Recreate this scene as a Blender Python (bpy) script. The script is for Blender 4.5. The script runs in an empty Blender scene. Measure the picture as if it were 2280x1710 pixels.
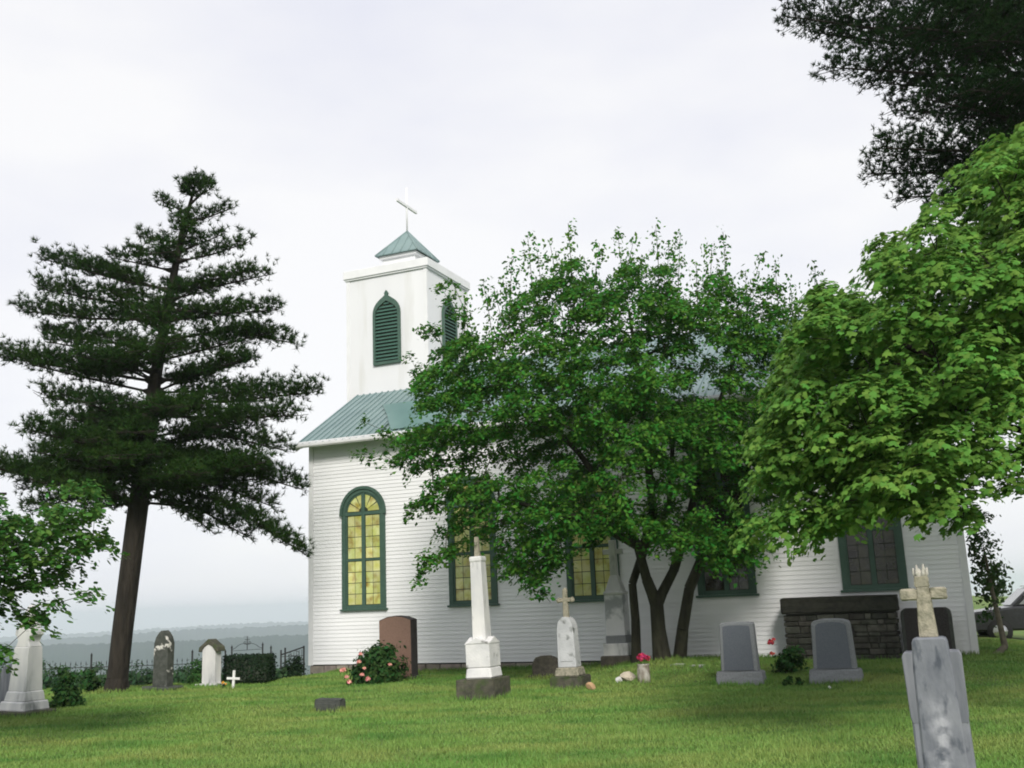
import bpy, bmesh, math, random
import numpy as np
from mathutils import Vector, Matrix

sc = bpy.context.scene
C = sc.collection
R = math.radians
RNG = np.random.default_rng(7)
random.seed(7)

# ------------------------------------------------------------------ camera
F_PX, PITCH, ROLL, EYE = 2280.0, R(11.95), R(2.25), 1.75
fw = np.array([0, math.cos(PITCH), math.sin(PITCH)])
_r = np.array([1.0, 0, 0]); _u = np.cross(_r, fw)
CR = math.cos(ROLL) * _r - math.sin(ROLL) * _u
CU = math.sin(ROLL) * _r + math.cos(ROLL) * _u
cam_d = bpy.data.cameras.new('camera'); cam = bpy.data.objects.new('camera', cam_d); C.objects.link(cam)
cam_d.sensor_width = 36.0; cam_d.lens = 36.0 * F_PX / 2280.0
cam_d.clip_start = 0.1; cam_d.clip_end = 30000
cam.matrix_world = Matrix(((CR[0], CU[0], -fw[0], 0), (CR[1], CU[1], -fw[1], 0), (CR[2], CU[2], -fw[2], EYE), (0, 0, 0, 1)))
sc.camera = cam

# ------------------------------------------------------------------ sky, sun, exposure
SUN_AZ, SUN_EL = R(174), R(33)        # where the hazy sun stands (from +Y, clockwise): behind the camera
w = bpy.data.worlds.new('World'); sc.world = w; w.use_nodes = True
nt = w.node_tree; nt.nodes.clear()
N = nt.nodes.new; L = nt.links.new
out = N('ShaderNodeOutputWorld'); mix = N('ShaderNodeMixShader'); b1 = N('ShaderNodeBackground'); b2 = N('ShaderNodeBackground')
sky = N('ShaderNodeTexSky'); sky.sky_type = 'NISHITA'; sky.sun_disc = False
sky.sun_elevation = SUN_EL; sky.sun_rotation = SUN_AZ
L(sky.outputs[0], b1.inputs[0]); b1.inputs[1].default_value = 0.12
tc = N('ShaderNodeTexCoord'); mp = N('ShaderNodeMapping'); mp.inputs['Scale'].default_value = (1.0, 1.0, 2.6)
nz = N('ShaderNodeTexNoise'); nz.inputs['Scale'].default_value = 1.7; nz.inputs['Detail'].default_value = 5; nz.inputs['Roughness'].default_value = .52
cr = N('ShaderNodeValToRGB')
cr.color_ramp.elements[0].position = .36; cr.color_ramp.elements[0].color = (.73, .74, .82, 1)
cr.color_ramp.elements[1].position = .60; cr.color_ramp.elements[1].color = (.88, .875, .88, 1)
L(tc.outputs['Generated'], mp.inputs[0]); L(mp.outputs[0], nz.inputs['Vector']); L(nz.outputs[0], cr.inputs[0]); L(cr.outputs[0], b2.inputs[0])
b2.inputs[1].default_value = .91
mix.inputs[0].default_value = .94
L(b1.outputs[0], mix.inputs[1]); L(b2.outputs[0], mix.inputs[2]); L(mix.outputs[0], out.inputs[0])
sd = bpy.data.lights.new('sun', 'SUN'); sd.energy = 2.6; sd.angle = R(16); sd.color = (1, .955, .88)
so = bpy.data.objects.new('sun', sd); C.objects.link(so)
sdir = Vector((math.sin(SUN_AZ) * math.cos(SUN_EL), math.cos(SUN_AZ) * math.cos(SUN_EL), math.sin(SUN_EL)))
so.rotation_euler = sdir.to_track_quat('Z', 'Y').to_euler()
sc.view_settings.view_transform = 'Standard'; sc.view_settings.look = 'None'
sc.view_settings.gamma = 1; sc.view_settings.exposure = 0.34
sc.cycles.use_denoising = True
sc.cycles.max_bounces = 5; sc.cycles.diffuse_bounces = 3; sc.cycles.glossy_bounces = 2; sc.cycles.transmission_bounces = 4
sc.cycles.volume_bounces = 3; sc.cycles.filter_width = 1.9

# ------------------------------------------------------------------ frames and terrain
ALPHA = R(23.1)                                   # the church's long side runs to the right and towards us
O = np.array([-6.05, 30.05, 0.0])
TX = np.array([math.cos(ALPHA), -math.sin(ALPHA), 0]); TN = np.array([math.sin(ALPHA), math.cos(ALPHA), 0])

def to_local(p):
    d = np.asarray(p, float) - O
    return np.stack([d @ TX, d @ TN, d[..., 2]], -1)

def from_local(x, y, z): return O + TX * x + TN * y + np.array([0, 0, z])

def ss(a, b, x):
    t = np.clip((x - a) / (b - a), 0, 1); return t * t * (3 - 2 * t)

TREE = (3.15, 23.95)
def H(x, y):
    x = np.asarray(x, float); y = np.asarray(y, float)
    lx = (x - O[0]) * TX[0] + (y - O[1]) * TX[1]; ly = (x - O[0]) * TN[0] + (y - O[1]) * TN[1]
    h = .20 * ss(-6, -.8, ly) * ss(5, 13, lx) * (1 - ss(17.4, 19.5, lx))
    h = h + .16 * np.exp(-((x - TREE[0]) ** 2 + (y - TREE[1]) ** 2) / (2 * .8 ** 2))
    h = h + .03 * np.sin(x * .9 + 1) * np.sin(y * .7) * ss(5, 9, y)
    v = y - 26.6 - np.maximum(0, x + 6.3) * 2.2
    v2 = np.maximum(0, v)
    h = h - 145 * (1 - np.exp(-(.22 * v2 * v2 / (v2 + 3)) / 145))
    vl = np.maximum(0, -x - 17); vr = np.maximum(0, x - 60)
    h = h - 60 * (1 - np.exp(-.12 * vl / 60)) - 60 * (1 - np.exp(-.1 * vr / 60))
    return h

def Hs(x, y): return float(H(x, y))

def ray(u, v): return CR * (u - 1140) / F_PX - CU * (v - 855) / F_PX + fw
def at(u, v, depth):
    """World point seen at photo pixel (u, v), depth metres ahead of the camera along Y."""
    d = ray(u, v); return np.array([0, 0, EYE]) + d * depth / d[1]
def foot(u, v):
    """Where the sight line through (u, v) meets the ground."""
    d = ray(u, v); o = np.array([0, 0, EYE]); t = 2.0
    while t < 80:
        p = o + d * t
        if p[2] <= Hs(p[0], p[1]): return p
        t += .02
    return o + d * 30

# ------------------------------------------------------------------ materials
def lin(r, g, b):
    f = lambda c: ((c / 255 + .055) / 1.055) ** 2.4 if c / 255 > .04045 else c / 255 / 12.92
    return (f(r), f(g), f(b), 1)

MATS = {}
def mat(name, c1, c2=None, rough=.8, scale=4.0, detail=5, lo=.35, hi=.65, bump=0, bscale=30, stretch=(1, 1, 1), spec=.3,
        island=0.0, obj_rand=0.0, metallic=0, c3=None, scale3=1.0, lo3=.5, hi3=.6, coord='Object', bdist=.02):
    """Noise between c1 and c2; optional third colour in patches; optional variation per mesh island or per object."""
    if name in MATS: return MATS[name]
    m = bpy.data.materials.new(name); m.use_nodes = True; t = m.node_tree; n = t.nodes.new; l = t.links.new
    p = t.nodes['Principled BSDF']; p.inputs['Roughness'].default_value = rough
    p.inputs['Specular IOR Level'].default_value = spec; p.inputs['Metallic'].default_value = metallic
    c1 = tuple(c1)[:3] + (1,); c2 = (tuple(c2)[:3] + (1,)) if c2 else None
    tc = n('ShaderNodeTexCoord'); mp = n('ShaderNodeMapping'); mp.inputs['Scale'].default_value = stretch
    if coord == 'World': l(n('ShaderNodeNewGeometry').outputs['Position'], mp.inputs[0])
    else: l(tc.outputs[coord], mp.inputs[0])
    col = None
    if c2:
        nz = n('ShaderNodeTexNoise'); nz.inputs['Scale'].default_value = scale; nz.inputs['Detail'].default_value = detail
        l(mp.outputs[0], nz.inputs['Vector'])
        r = n('ShaderNodeValToRGB'); r.color_ramp.elements[0].position = lo; r.color_ramp.elements[1].position = hi
        r.color_ramp.elements[0].color = c1; r.color_ramp.elements[1].color = c2
        l(nz.outputs[0], r.inputs[0]); col = r.outputs[0]
    else:
        rg = n('ShaderNodeRGB'); rg.outputs[0].default_value = c1; col = rg.outputs[0]
    if c3:
        nz = n('ShaderNodeTexNoise'); nz.inputs['Scale'].default_value = scale3; nz.inputs['Detail'].default_value = 6
        l(mp.outputs[0], nz.inputs['Vector'])
        r = n('ShaderNodeValToRGB'); r.color_ramp.elements[0].position = lo3; r.color_ramp.elements[1].position = hi3
        l(nz.outputs[0], r.inputs[0]); mx = n('ShaderNodeMix'); mx.data_type = 'RGBA'
        l(r.outputs[0], mx.inputs[0]); l(col, mx.inputs[6]); mx.inputs[7].default_value = tuple(c3)[:3] + (1,); col = mx.outputs[2]
    if island or obj_rand:
        if island: g = n('ShaderNodeNewGeometry'); rnd = g.outputs['Random Per Island']; k = island
        else: g = n('ShaderNodeObjectInfo'); rnd = g.outputs['Random']; k = obj_rand
        mr = n('ShaderNodeMapRange'); mr.inputs[3].default_value = 1 - k; mr.inputs[4].default_value = 1 + k
        l(rnd, mr.inputs[0]); hs = n('ShaderNodeHueSaturation'); l(mr.outputs[0], hs.inputs['Value']); l(col, hs.inputs['Color'])
        mr2 = n('ShaderNodeMapRange'); mr2.inputs[3].default_value = .5 - .03 * k / .3; mr2.inputs[4].default_value = .5 + .03 * k / .3
        ma = n('ShaderNodeMath'); ma.operation = 'FRACT'; mm = n('ShaderNodeMath'); mm.operation = 'MULTIPLY'; mm.inputs[1].default_value = 7.31
        l(rnd, mm.inputs[0]); l(mm.outputs[0], ma.inputs[0]); l(ma.outputs[0], mr2.inputs[0]); l(mr2.outputs[0], hs.inputs['Hue'])
        col = hs.outputs[0]
    l(col, p.inputs['Base Color'])
    if bump:
        nz = n('ShaderNodeTexNoise'); nz.inputs['Scale'].default_value = bscale; nz.inputs['Detail'].default_value = 6
        l(mp.outputs[0], nz.inputs['Vector']); b = n('ShaderNodeBump'); b.inputs['Strength'].default_value = bump; b.inputs['Distance'].default_value = bdist
        l(nz.outputs[0], b.inputs['Height']); l(b.outputs[0], p.inputs['Normal'])
    MATS[name] = m; m['col'] = 1
    return m

def leaf_mat(name, c, c2, trans=.35, island=.3, rough=.55, scale=.8):
    """Leaf: principled mixed with translucent, colour drifting over the crown and from leaf to leaf."""
    m = mat(name, c, c2, rough=rough, scale=scale, detail=3, island=island, spec=.05)
    t = m.node_tree; p = t.nodes['Principled BSDF']; o = t.nodes['Material Output']
    tr = t.nodes.new('ShaderNodeBsdfTranslucent'); mx = t.nodes.new('ShaderNodeMixShader'); mx.inputs[0].default_value = trans
    src = p.inputs['Base Color'].links[0].from_socket
    br = t.nodes.new('ShaderNodeHueSaturation'); br.inputs['Value'].default_value = 1.25; br.inputs['Hue'].default_value = .488
    t.links.new(src, br.inputs['Color']); t.links.new(br.outputs[0], tr.inputs[0])
    t.links.new(p.outputs[0], mx.inputs[1]); t.links.new(tr.outputs[0], mx.inputs[2]); t.links.new(mx.outputs[0], o.inputs[0])
    return m

M_CLAP = mat('white_clapboard_paint', (.84, .845, .86), (.80, .805, .82), rough=.55, scale=.9, obj_rand=.03, coord='World')
M_TRIM = mat('white_trim_paint', (.76, .765, .775), (.70, .705, .715), rough=.5, scale=3)
M_TOWER = mat('white_tower_siding', (.745, .75, .765), (.685, .69, .71), rough=.55, scale=.7, c3=(.60, .60, .58), scale3=2.2, lo3=.56, hi3=.82, stretch=(1, 1, .14))
M_ROOF = mat('teal_roof_metal', (.160, .235, .235), (.195, .275, .272), rough=.42, scale=1.1, spec=.5, obj_rand=.05, coord='World')
M_ROOFD = mat('dark_teal_roof_metal', (.085, .175, .165), (.10, .20, .185), rough=.35, scale=1.5, spec=.5)
M_GREEN = mat('green_window_paint', (.062, .115, .088), (.050, .098, .074), rough=.5, scale=6)
M_DGREEN = mat('dark_green_louver_paint', (.055, .13, .10), (.045, .105, .08), rough=.5, scale=6)
M_LEAD = mat('dark_window_lead', (.03, .04, .025), rough=.6)
M_GLASS = mat('amber_stained_glass', lin(188, 190, 102), lin(206, 207, 148), rough=.2, scale=5, spec=.5, obj_rand=.20, c3=lin(146, 120, 56), scale3=3.2, lo3=.52, hi3=.72, coord='World')
M_GLASS_SHADED = mat('shaded_stained_glass', lin(40, 37, 22), lin(58, 54, 32), rough=.15, scale=5, spec=.5, obj_rand=.3, c3=lin(30, 22, 12), scale3=3.2, lo3=.45, hi3=.62, coord='World')  # shade on the two right-hand windows put into a darker glass colour
M_FOUND = mat('tan_foundation_stone', (.30, .26, .22), (.20, .175, .155), rough=.9, scale=5, bump=.5, bscale=18, obj_rand=.25)
M_BARK = mat('grey_brown_bark', (.034, .028, .022), (.018, .015, .012), rough=.95, scale=9, bump=1.0, bscale=11, stretch=(1, 1, .22), bdist=.09)
M_BARKG = mat('mossy_bark', (.06, .058, .038), (.03, .028, .02), rough=.95, scale=6, bump=1.0, bscale=14, stretch=(1, 1, .3), bdist=.06)
M_GROUND = mat('lawn_soil', (.100, .185, .036), (.150, .195, .050), rough=1, scale=.55, detail=7, bump=.4, bscale=25, c3=(.045, .085, .02), scale3=.9, lo3=.5, hi3=.72)
M_GRASS = mat('grass_blades', (.128, .262, .048), (.215, .280, .068), rough=.65, scale=.45, detail=7, island=.14, c3=(.075, .185, .032), scale3=.8, lo3=.48, hi3=.70, stretch=(.8, 1.6, 1))
M_FOREST = mat('wooded_hillside', (.020, .042, .045), (.032, .056, .055), rough=1, scale=.02, detail=8)
M_WMARBLE = mat('white_marble', (.74, .73, .72), (.58, .58, .58), rough=.7, scale=3.5, c3=(.10, .10, .085), scale3=3.2, lo3=.60, hi3=.68, bump=.25, bscale=30)
M_WMARBLE2 = mat('streaked_white_marble', (.70, .69, .67), (.50, .505, .51), rough=.7, scale=3.0, stretch=(1, 1, .35), c3=(.22, .23, .23), scale3=4, lo3=.58, hi3=.72, bump=.25, bscale=30)
M_GREYWHITE = mat('grey_white_marble', (.52, .53, .54), (.40, .41, .42), rough=.75, scale=4, c3=(.14, .15, .14), scale3=5, lo3=.58, hi3=.7, bump=.3, bscale=30)
M_GMARBLE = mat('grey_weathered_marble', (.12, .13, .15), (.21, .215, .24), rough=.75, scale=9, lo=.38, hi=.62, c3=(.60, .58, .60), scale3=3.4, lo3=.53, hi3=.585, stretch=(1, 1, .16), bump=.35, bscale=26)
M_TANSTONE = mat('lichen_tan_stone', (.34, .31, .24), (.22, .21, .16), rough=.9, scale=22, bump=.6, bscale=40, c3=(.09, .095, .06), scale3=14, lo3=.54, hi3=.7)
M_TANLIGHT = mat('pale_lichen_stone', (.50, .48, .43), (.30, .29, .24), rough=.9, scale=26, bump=.6, bscale=40)
M_MOSSBASE = mat('mossy_dark_stone', (.055, .055, .042), (.10, .095, .07), rough=.95, scale=9, bump=.6, bscale=25, c3=(.055, .075, .03), scale3=6, lo3=.5, hi3=.65)
M_GRANITE = mat('grey_granite', (.175, .185, .195), (.235, .245, .255), rough=.75, scale=60, lo=.4, hi=.6, bump=.3, bscale=80)
M_GRANITED = mat('dark_grey_polished_granite', (.095, .107, .128), (.125, .137, .158), rough=.4, scale=90, lo=.4, hi=.6)
M_REDGRAN = mat('red_brown_granite', (.23, .145, .108), (.165, .10, .076), rough=.5, scale=70, lo=.4, hi=.6)
M_REDDARK = mat('rough_dark_granite', (.05, .045, .045), (.035, .03, .03), rough=.9, scale=30, bump=.5, bscale=40)
M_DARKST = mat('dark_grey_headstone', (.05, .055, .05), (.075, .08, .07), rough=.85, scale=12, bump=.4, bscale=30)
M_STAINED = mat('black_stained_marble', (.045, .05, .042), (.085, .09, .08), rough=.9, scale=8, c3=(.62, .60, .56), scale3=2.3, lo3=.57, hi3=.60, bump=.4, bscale=25)
M_BROWNST = mat('brown_rough_stone', (.10, .09, .07), (.06, .055, .045), rough=.95, scale=10, bump=.8, bscale=20)
M_FIELD = mat('field_stone', (.075, .076, .062), (.042, .042, .034), rough=.95, scale=7, bump=.7, bscale=22, obj_rand=.45)
M_MORTAR = mat('dark_mortar', (.04, .04, .035), (.055, .052, .045), rough=1, scale=12)
M_SLAB = mat('dark_capstone', (.022, .023, .019), (.038, .038, .03), rough=.95, scale=8, bump=.7, bscale=16)
M_IRON = mat('black_iron', (.018, .02, .022), (.03, .03, .03), rough=.6, scale=20, spec=.4)
M_ROSE = mat('red_petals', (.55, .035, .05), (.65, .08, .09), rough=.6, scale=20, island=.25)
M_PINK = mat('pink_petals', (.62, .22, .20), (.72, .36, .30), rough=.6, scale=20, island=.3)
M_MAGENTA = mat('crimson_petals', (.48, .025, .10), (.58, .06, .16), rough=.6, scale=20, island=.3)
M_YELLOW = mat('yellow_petals', (.65, .45, .05), (.7, .3, .04), rough=.6, scale=20, island=.2)
M_JAR = mat('cloudy_glass_jar', (.20, .17, .13), (.45, .43, .38), rough=.18, scale=9, lo=.4, hi=.62, spec=.6, stretch=(1, 1, .6))
M_CREAM = mat('cream_rock', (.62, .55, .44), (.5, .44, .35), rough=.9, scale=8, bump=.5, bscale=20)
M_PEACH = mat('peach_rock', (.52, .34, .19), (.4, .26, .15), rough=.9, scale=9, bump=.5, bscale=20)
M_WHITE = mat('white_painted_wood', (.78, .78, .76), (.68, .68, .66), rough=.6, scale=9)
M_PLAQUE = mat('pale_flat_stone', (.50, .52, .48), (.38, .40, .36), rough=.9, scale=10)
M_CAR = mat('dark_car_paint', (.012, .012, .014), (.016, .016, .019), rough=.22, spec=.6, scale=2)
M_CARGL = mat('car_window_glass', (.16, .17, .18), (.20, .21, .22), rough=.06, spec=.8, scale=2)
M_TYRE = mat('tyre_rubber', (.015, .015, .015), (.02, .02, .02), rough=.9, scale=20)
M_CHROME = mat('bright_metal', (.7, .7, .7), (.6, .6, .6), rough=.25, metallic=.9, scale=5)
L_APPLE = leaf_mat('apple_tree_leaves', (.044, .150, .021), (.072, .205, .028), trans=.34, island=.30)
L_MAPLE = leaf_mat('maple_leaves', (.112, .255, .046), (.150, .290, .056), trans=.36, island=.22, scale=.6)
L_ELM = leaf_mat('overhanging_tree_leaves', (.058, .155, .030), (.09, .20, .042), trans=.32, island=.3)
L_SAP = leaf_mat('sapling_leaves', (.035, .075, .025), (.05, .095, .03), trans=.3, island=.3)
L_PINE = leaf_mat('pine_needles', (.016, .042, .009), (.028, .062, .012), trans=.1, island=.3, rough=.6, scale=.9)
L_PINE2 = leaf_mat('dark_pine_needles', (.010, .029, .008), (.016, .040, .010), trans=.1, island=.3, rough=.6)
L_SPRUCE = leaf_mat('blue_green_needles', (.02, .05, .04), (.03, .06, .045), trans=.1, island=.3, rough=.6)
L_BUSH = leaf_mat('peony_leaves', (.022, .062, .018), (.035, .085, .022), trans=.2, island=.35)
L_HEDGE = leaf_mat('yew_leaves', (.010, .025, .012), (.016, .034, .014), trans=.1, island=.3)
L_SHRUB = leaf_mat('shrub_leaves', (.03, .085, .025), (.05, .12, .03), trans=.25, island=.3)
L_WEED = leaf_mat('weed_leaves', (.04, .095, .045), (.06, .12, .05), trans=.25, island=.3)

# ------------------------------------------------------------------ builders
def tag(o, label=None, cat=None, group=None, kind=None):
    if label: o['label'] = label
    if cat: o['category'] = cat
    if group: o['group'] = group
    if kind: o['kind'] = kind
    return o

def thing(name, label, cat, loc=(0, 0, 0), rotz=0, tilt=(0, 0), group=None):
    o = bpy.data.objects.new(name, None); C.objects.link(o); o.empty_display_size = .2
    o.location = tuple(float(v) for v in loc); o.rotation_euler = (tilt[0], tilt[1], rotz)
    return tag(o, label, cat, group)

def link(name, me, m=None, parent=None, loc=None, kind=None):
    o = bpy.data.objects.new(name, me); C.objects.link(o)
    if m and not me.materials: me.materials.append(m)
    if parent: o.parent = parent
    if loc is not None: o.location = tuple(float(v) for v in loc)
    if kind: o['kind'] = kind
    return o

def mesh_np(name, V, T, smooth=False):
    """Mesh from numpy vertices and triangles (or quads)."""
    V = np.ascontiguousarray(V, np.float32); T = np.ascontiguousarray(T, np.int32); k = T.shape[1]
    me = bpy.data.meshes.new(name)
    me.vertices.add(len(V)); me.vertices.foreach_set('co', V.ravel())
    me.loops.add(T.size); me.loops.foreach_set('vertex_index', T.ravel())
    me.polygons.add(len(T)); me.polygons.foreach_set('loop_start', np.arange(0, T.size, k, dtype=np.int32))
    me.update(calc_edges=True)
    if smooth: me.polygons.foreach_set('use_smooth', np.ones(len(T), bool))
    me.validate()
    return me

class MB:
    """Collects shapes for one mesh part."""
    def __init__(s): s.bm = bmesh.new()
    def box(s, x0, x1, y0, y1, z0, z1, bev=0, seg=1, taper=None):
        b = bmesh.new()
        tx, ty = taper or (1, 1); cx, cy = (x0 + x1) / 2, (y0 + y1) / 2
        P = []
        for z, kx, ky in ((z0, 1, 1), (z1, tx, ty)):
            for x, y in ((x0, y0), (x1, y0), (x1, y1), (x0, y1)):
                P.append(b.verts.new((cx + (x - cx) * kx, cy + (y - cy) * ky, z)))
        for f in ((3, 2, 1, 0), (4, 5, 6, 7), (0, 1, 5, 4), (1, 2, 6, 5), (2, 3, 7, 6), (3, 0, 4, 7)):
            b.faces.new([P[i] for i in f])
        if bev: bmesh.ops.bevel(b, geom=b.edges[:], offset=bev, segments=seg, affect='EDGES', profile=.5)
        return s._join(b)
    def prism(s, pts, y0, y1, bev=0, plane='xz'):
        """Outline in the X-Z plane (or x-y), pushed from y0 to y1."""
        b = bmesh.new(); f = lambda p, q: (p[0], q, p[1]) if plane == 'xz' else ((p[0], p[1], q) if plane == 'xy' else (q, p[0], p[1]))
        A = [b.verts.new(f(p, y0)) for p in pts]; B = [b.verts.new(f(p, y1)) for p in pts]; n = len(pts)
        b.faces.new(A); b.faces.new(B[::-1])
        for i in range(n): b.faces.new((A[i], B[i], B[(i + 1) % n], A[(i + 1) % n]))
        bmesh.ops.recalc_face_normals(b, faces=b.faces[:])
        if bev: bmesh.ops.bevel(b, geom=[e for e in b.edges if e.calc_face_angle(0) > .5], offset=bev, segments=1, affect='EDGES')
        return s._join(b)
    def tube(s, pts, r, n=8, cap=True):
        pts = [Vector(p) for p in pts]; rr = r if isinstance(r, (list, tuple)) else [r] * len(pts)
        b = bmesh.new(); rings = []; up = Vector((0, 0, 1)); prev = None
        for i, p in enumerate(pts):
            d = (pts[min(i + 1, len(pts) - 1)] - pts[max(i - 1, 0)]).normalized()
            if prev is None: a = d.cross(Vector((1, .13, 0)) if abs(d.z) > .8 else up).normalized()
            else: a = (prev - d * prev.dot(d)).normalized()
            prev = a; c = d.cross(a)
            rings.append([b.verts.new(p + (a * math.cos(2 * math.pi * k / n) + c * math.sin(2 * math.pi * k / n)) * rr[i]) for k in range(n)])
        for i in range(len(rings) - 1):
            for k in range(n):
                b.faces.new((rings[i][k], rings[i][(k + 1) % n], rings[i + 1][(k + 1) % n], rings[i + 1][k]))
        if cap: b.faces.new(rings[0][::-1]); b.faces.new(rings[-1])
        for f in b.faces: f.smooth = True
        return s._join(b)
    def lathe(s, prof, n=16, c=(0, 0)):
        b = bmesh.new(); rings = []
        for r, z in prof:
            rings.append([b.verts.new((c[0] + r * math.cos(2 * math.pi * k / n), c[1] + r * math.sin(2 * math.pi * k / n), z)) for k in range(n)])
        for i in range(len(rings) - 1):
            for k in range(n): b.faces.new((rings[i][k], rings[i][(k + 1) % n], rings[i + 1][(k + 1) % n], rings[i + 1][k]))
        b.faces.new(rings[0][::-1]); b.faces.new(rings[-1])
        for f in b.faces: f.smooth = True
        return s._join(b)
    def rock(s, c, size, seed=0, sub=2, rough=.16):
        b = bmesh.new(); bmesh.ops.create_icosphere(b, subdivisions=sub, radius=.5)
        rg = random.Random(seed); k = [Vector((rg.uniform(-1, 1), rg.uniform(-1, 1), rg.uniform(-1, 1))).normalized() for _ in range(9)]
        o = [rg.uniform(.22, .40) for _ in range(9)]
        for v in b.verts:
            p = v.co.copy()
            for kk, oo in zip(k, o):
                d = p.dot(kk)
                if d > oo: p -= kk * (d - oo) * .85
            p *= 1 + rg.uniform(-rough, rough) * .25
            v.co = Vector((p.x * size[0], p.y * size[1], p.z * size[2])) * 1.15 + Vector(c)
        return s._join(b)
    def rough(s, amt, seed=0, cuts=0):
        if cuts: bmesh.ops.subdivide_edges(s.bm, edges=s.bm.edges[:], cuts=cuts, use_grid_fill=True)
        rg = random.Random(seed)
        for v in s.bm.verts: v.co += Vector((rg.uniform(-1, 1), rg.uniform(-1, 1), rg.uniform(-1, 1))) * amt
        return s
    def _join(s, b):
        t = bpy.data.meshes.new('tmp'); b.to_mesh(t); b.free(); s.bm.from_mesh(t); bpy.data.meshes.remove(t); return s
    def mesh(s, name):
        me = bpy.data.meshes.new(name); s.bm.to_mesh(me); s.bm.free(); return me
    def build(s, name, m, parent=None, loc=None, kind=None): return link(name, s.mesh(name), m, parent, loc, kind)

# ------------------------------------------------------------------ ground, hills
def build_ground():
    rr = [0.0, 1.5, 3.0]
    while rr[-1] < 7000: rr.append(rr[-1] * (1.022 if rr[-1] < 60 else 1.07) + .05)
    rr = np.array(rr); ang = np.radians(np.concatenate([np.arange(-40, 40, .7), np.arange(40, 320, 4)]))
    A, RR = np.meshgrid(ang, rr); X = RR * np.sin(A); Y = RR * np.cos(A); Z = H(X, Y)
    V = np.stack([X, Y, Z], -1).reshape(-1, 3); na = len(ang); nr = len(rr)
    i, j = np.meshgrid(np.arange(nr - 1), np.arange(na), indexing='ij'); j2 = (j + 1) % na
    Q = np.stack([i * na + j, (i + 1) * na + j, (i + 1) * na + j2, i * na + j2], -1).reshape(-1, 4)[:, ::-1]
    o = link('ground', mesh_np('ground', V, Q, True), M_GROUND); tag(o, 'mown green churchyard lawn on the hilltop', kind='structure')

def fbm(x, seed, oct=6, base=1.0):
    rg = np.random.default_rng(seed); o = np.zeros_like(x); a = 1.0
    for k in range(oct):
        o += a * np.sin(x * base * 2 ** k * rg.uniform(.8, 1.25) + rg.uniform(0, 6.3)); a *= .55
    return o

def build_hill(dist, crest, amp, seed, label, depth):
    az = np.radians(np.linspace(-55, 55, 1100)); c = crest + amp * fbm(az, seed, 8, 9.0)
    prof = [(-.9, 0.0), (-.7, .12), (-.5, .38), (-.32, .66), (-.16, .88), (0, 1), (.2, .9), (.6, .4), (1, 0)]
    V = []; rg = np.random.default_rng(seed + 5)
    for t, h in prof:
        d = dist + depth * t + dist * .02 * fbm(az, seed + 2, 4, 5)
        z = -150 + (c + 150) * h + (rg.uniform(-1, 1, len(az)) * dist * .0009 * (h > .2) + 2.5 * fbm(az, seed + int(h * 50), 7, 30) * (.2 < h < 1))
        V.append(np.stack([d * np.sin(az), d * np.cos(az), z], -1))
    V = np.concatenate(V); n = len(az); k = len(prof)
    i, j = np.meshgrid(np.arange(k - 1), np.arange(n - 1), indexing='ij')
    Q = np.stack([i * n + j, i * n + j + 1, (i + 1) * n + j + 1, (i + 1) * n + j], -1).reshape(-1, 4)
    tag(link('hill', mesh_np('hill', V, Q, True), M_FOREST), label, kind='structure')

build_ground()
build_hill(1500, -31, 2.2, 3, 'nearer wooded valley hillside fading into haze', 500)
build_hill(2900, -44, 4.0, 11, 'blue wooded ridge across the valley', 700)
build_hill(5000, -60, 5.0, 21, 'palest farthest ridge under the sky', 900)

# ------------------------------------------------------------------ church
ROT = -ALPHA
ZS, ZE, LEN, WID = .20, 6.52, 17.40, 9.0            # bottom and top of siding, length, width
SLOPE = .604
def roof_z(y): return 6.72 + SLOPE * y
church = thing('church', 'white clapboard church with green arched windows and square bell tower', 'church', O, ROT)
WC = [1.83 + 3.40 * i for i in range(5)]; SILL, SPRING, RO, RI = 1.70, 4.37, .71, .58

# walls
mb = MB(); mb.box(0, LEN, .0, WID, ZS - .003, ZE); mb.build('wall', M_TRIM, church)
wall = [o for o in church.children if o.name.startswith('wall')][0]
for x0, x1 in ((0, .15), (LEN - .15, LEN)):
    mb = MB(); mb.prism([(0.02, ZE), (WID - .02, ZE), (WID / 2, roof_z(WID / 2) - .12)], x0, x1, plane='yz'); mb.build('gable', M_TRIM, church)
# clapboards, each board its own piece
PITCHB = .105
bm = MB(); bm.prism([(-.018, 0), (-.003, PITCHB + .01), (0, PITCHB + .01), (0, 0)], 0, 1, plane='yz'); board_me = bm.mesh('clapboard'); board_me.materials.append(M_CLAP)
def half_open(z0, z1):
    """Half width of a window opening as the board row between z0 and z1 meets it (0 = none)."""
    if z1 <= SILL + .03 or z0 >= SPRING + RO - .02: return 0
    if z0 < SPRING: return RO - .06
    a = max(0, RI ** 2 - (z0 - SPRING) ** 2) ** .5; b = max(0, (RO - .005) ** 2 - (z1 - SPRING) ** 2) ** .5
    return (a + b) / 2
z = ZS
while z < ZE - .03:
    ho = half_open(z, z + PITCHB); cuts = [0.12]
    if ho > .02:
        for c in WC: cuts += [c - ho, c + ho]
    cuts.append(LEN - .12)
    for a, b in zip(cuts[0::2], cuts[1::2]):
        o = link('clapboard', board_me, None, wall, (a, 0, z)); o.scale = (b - a, 1, 1)
    z += PITCHB
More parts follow.
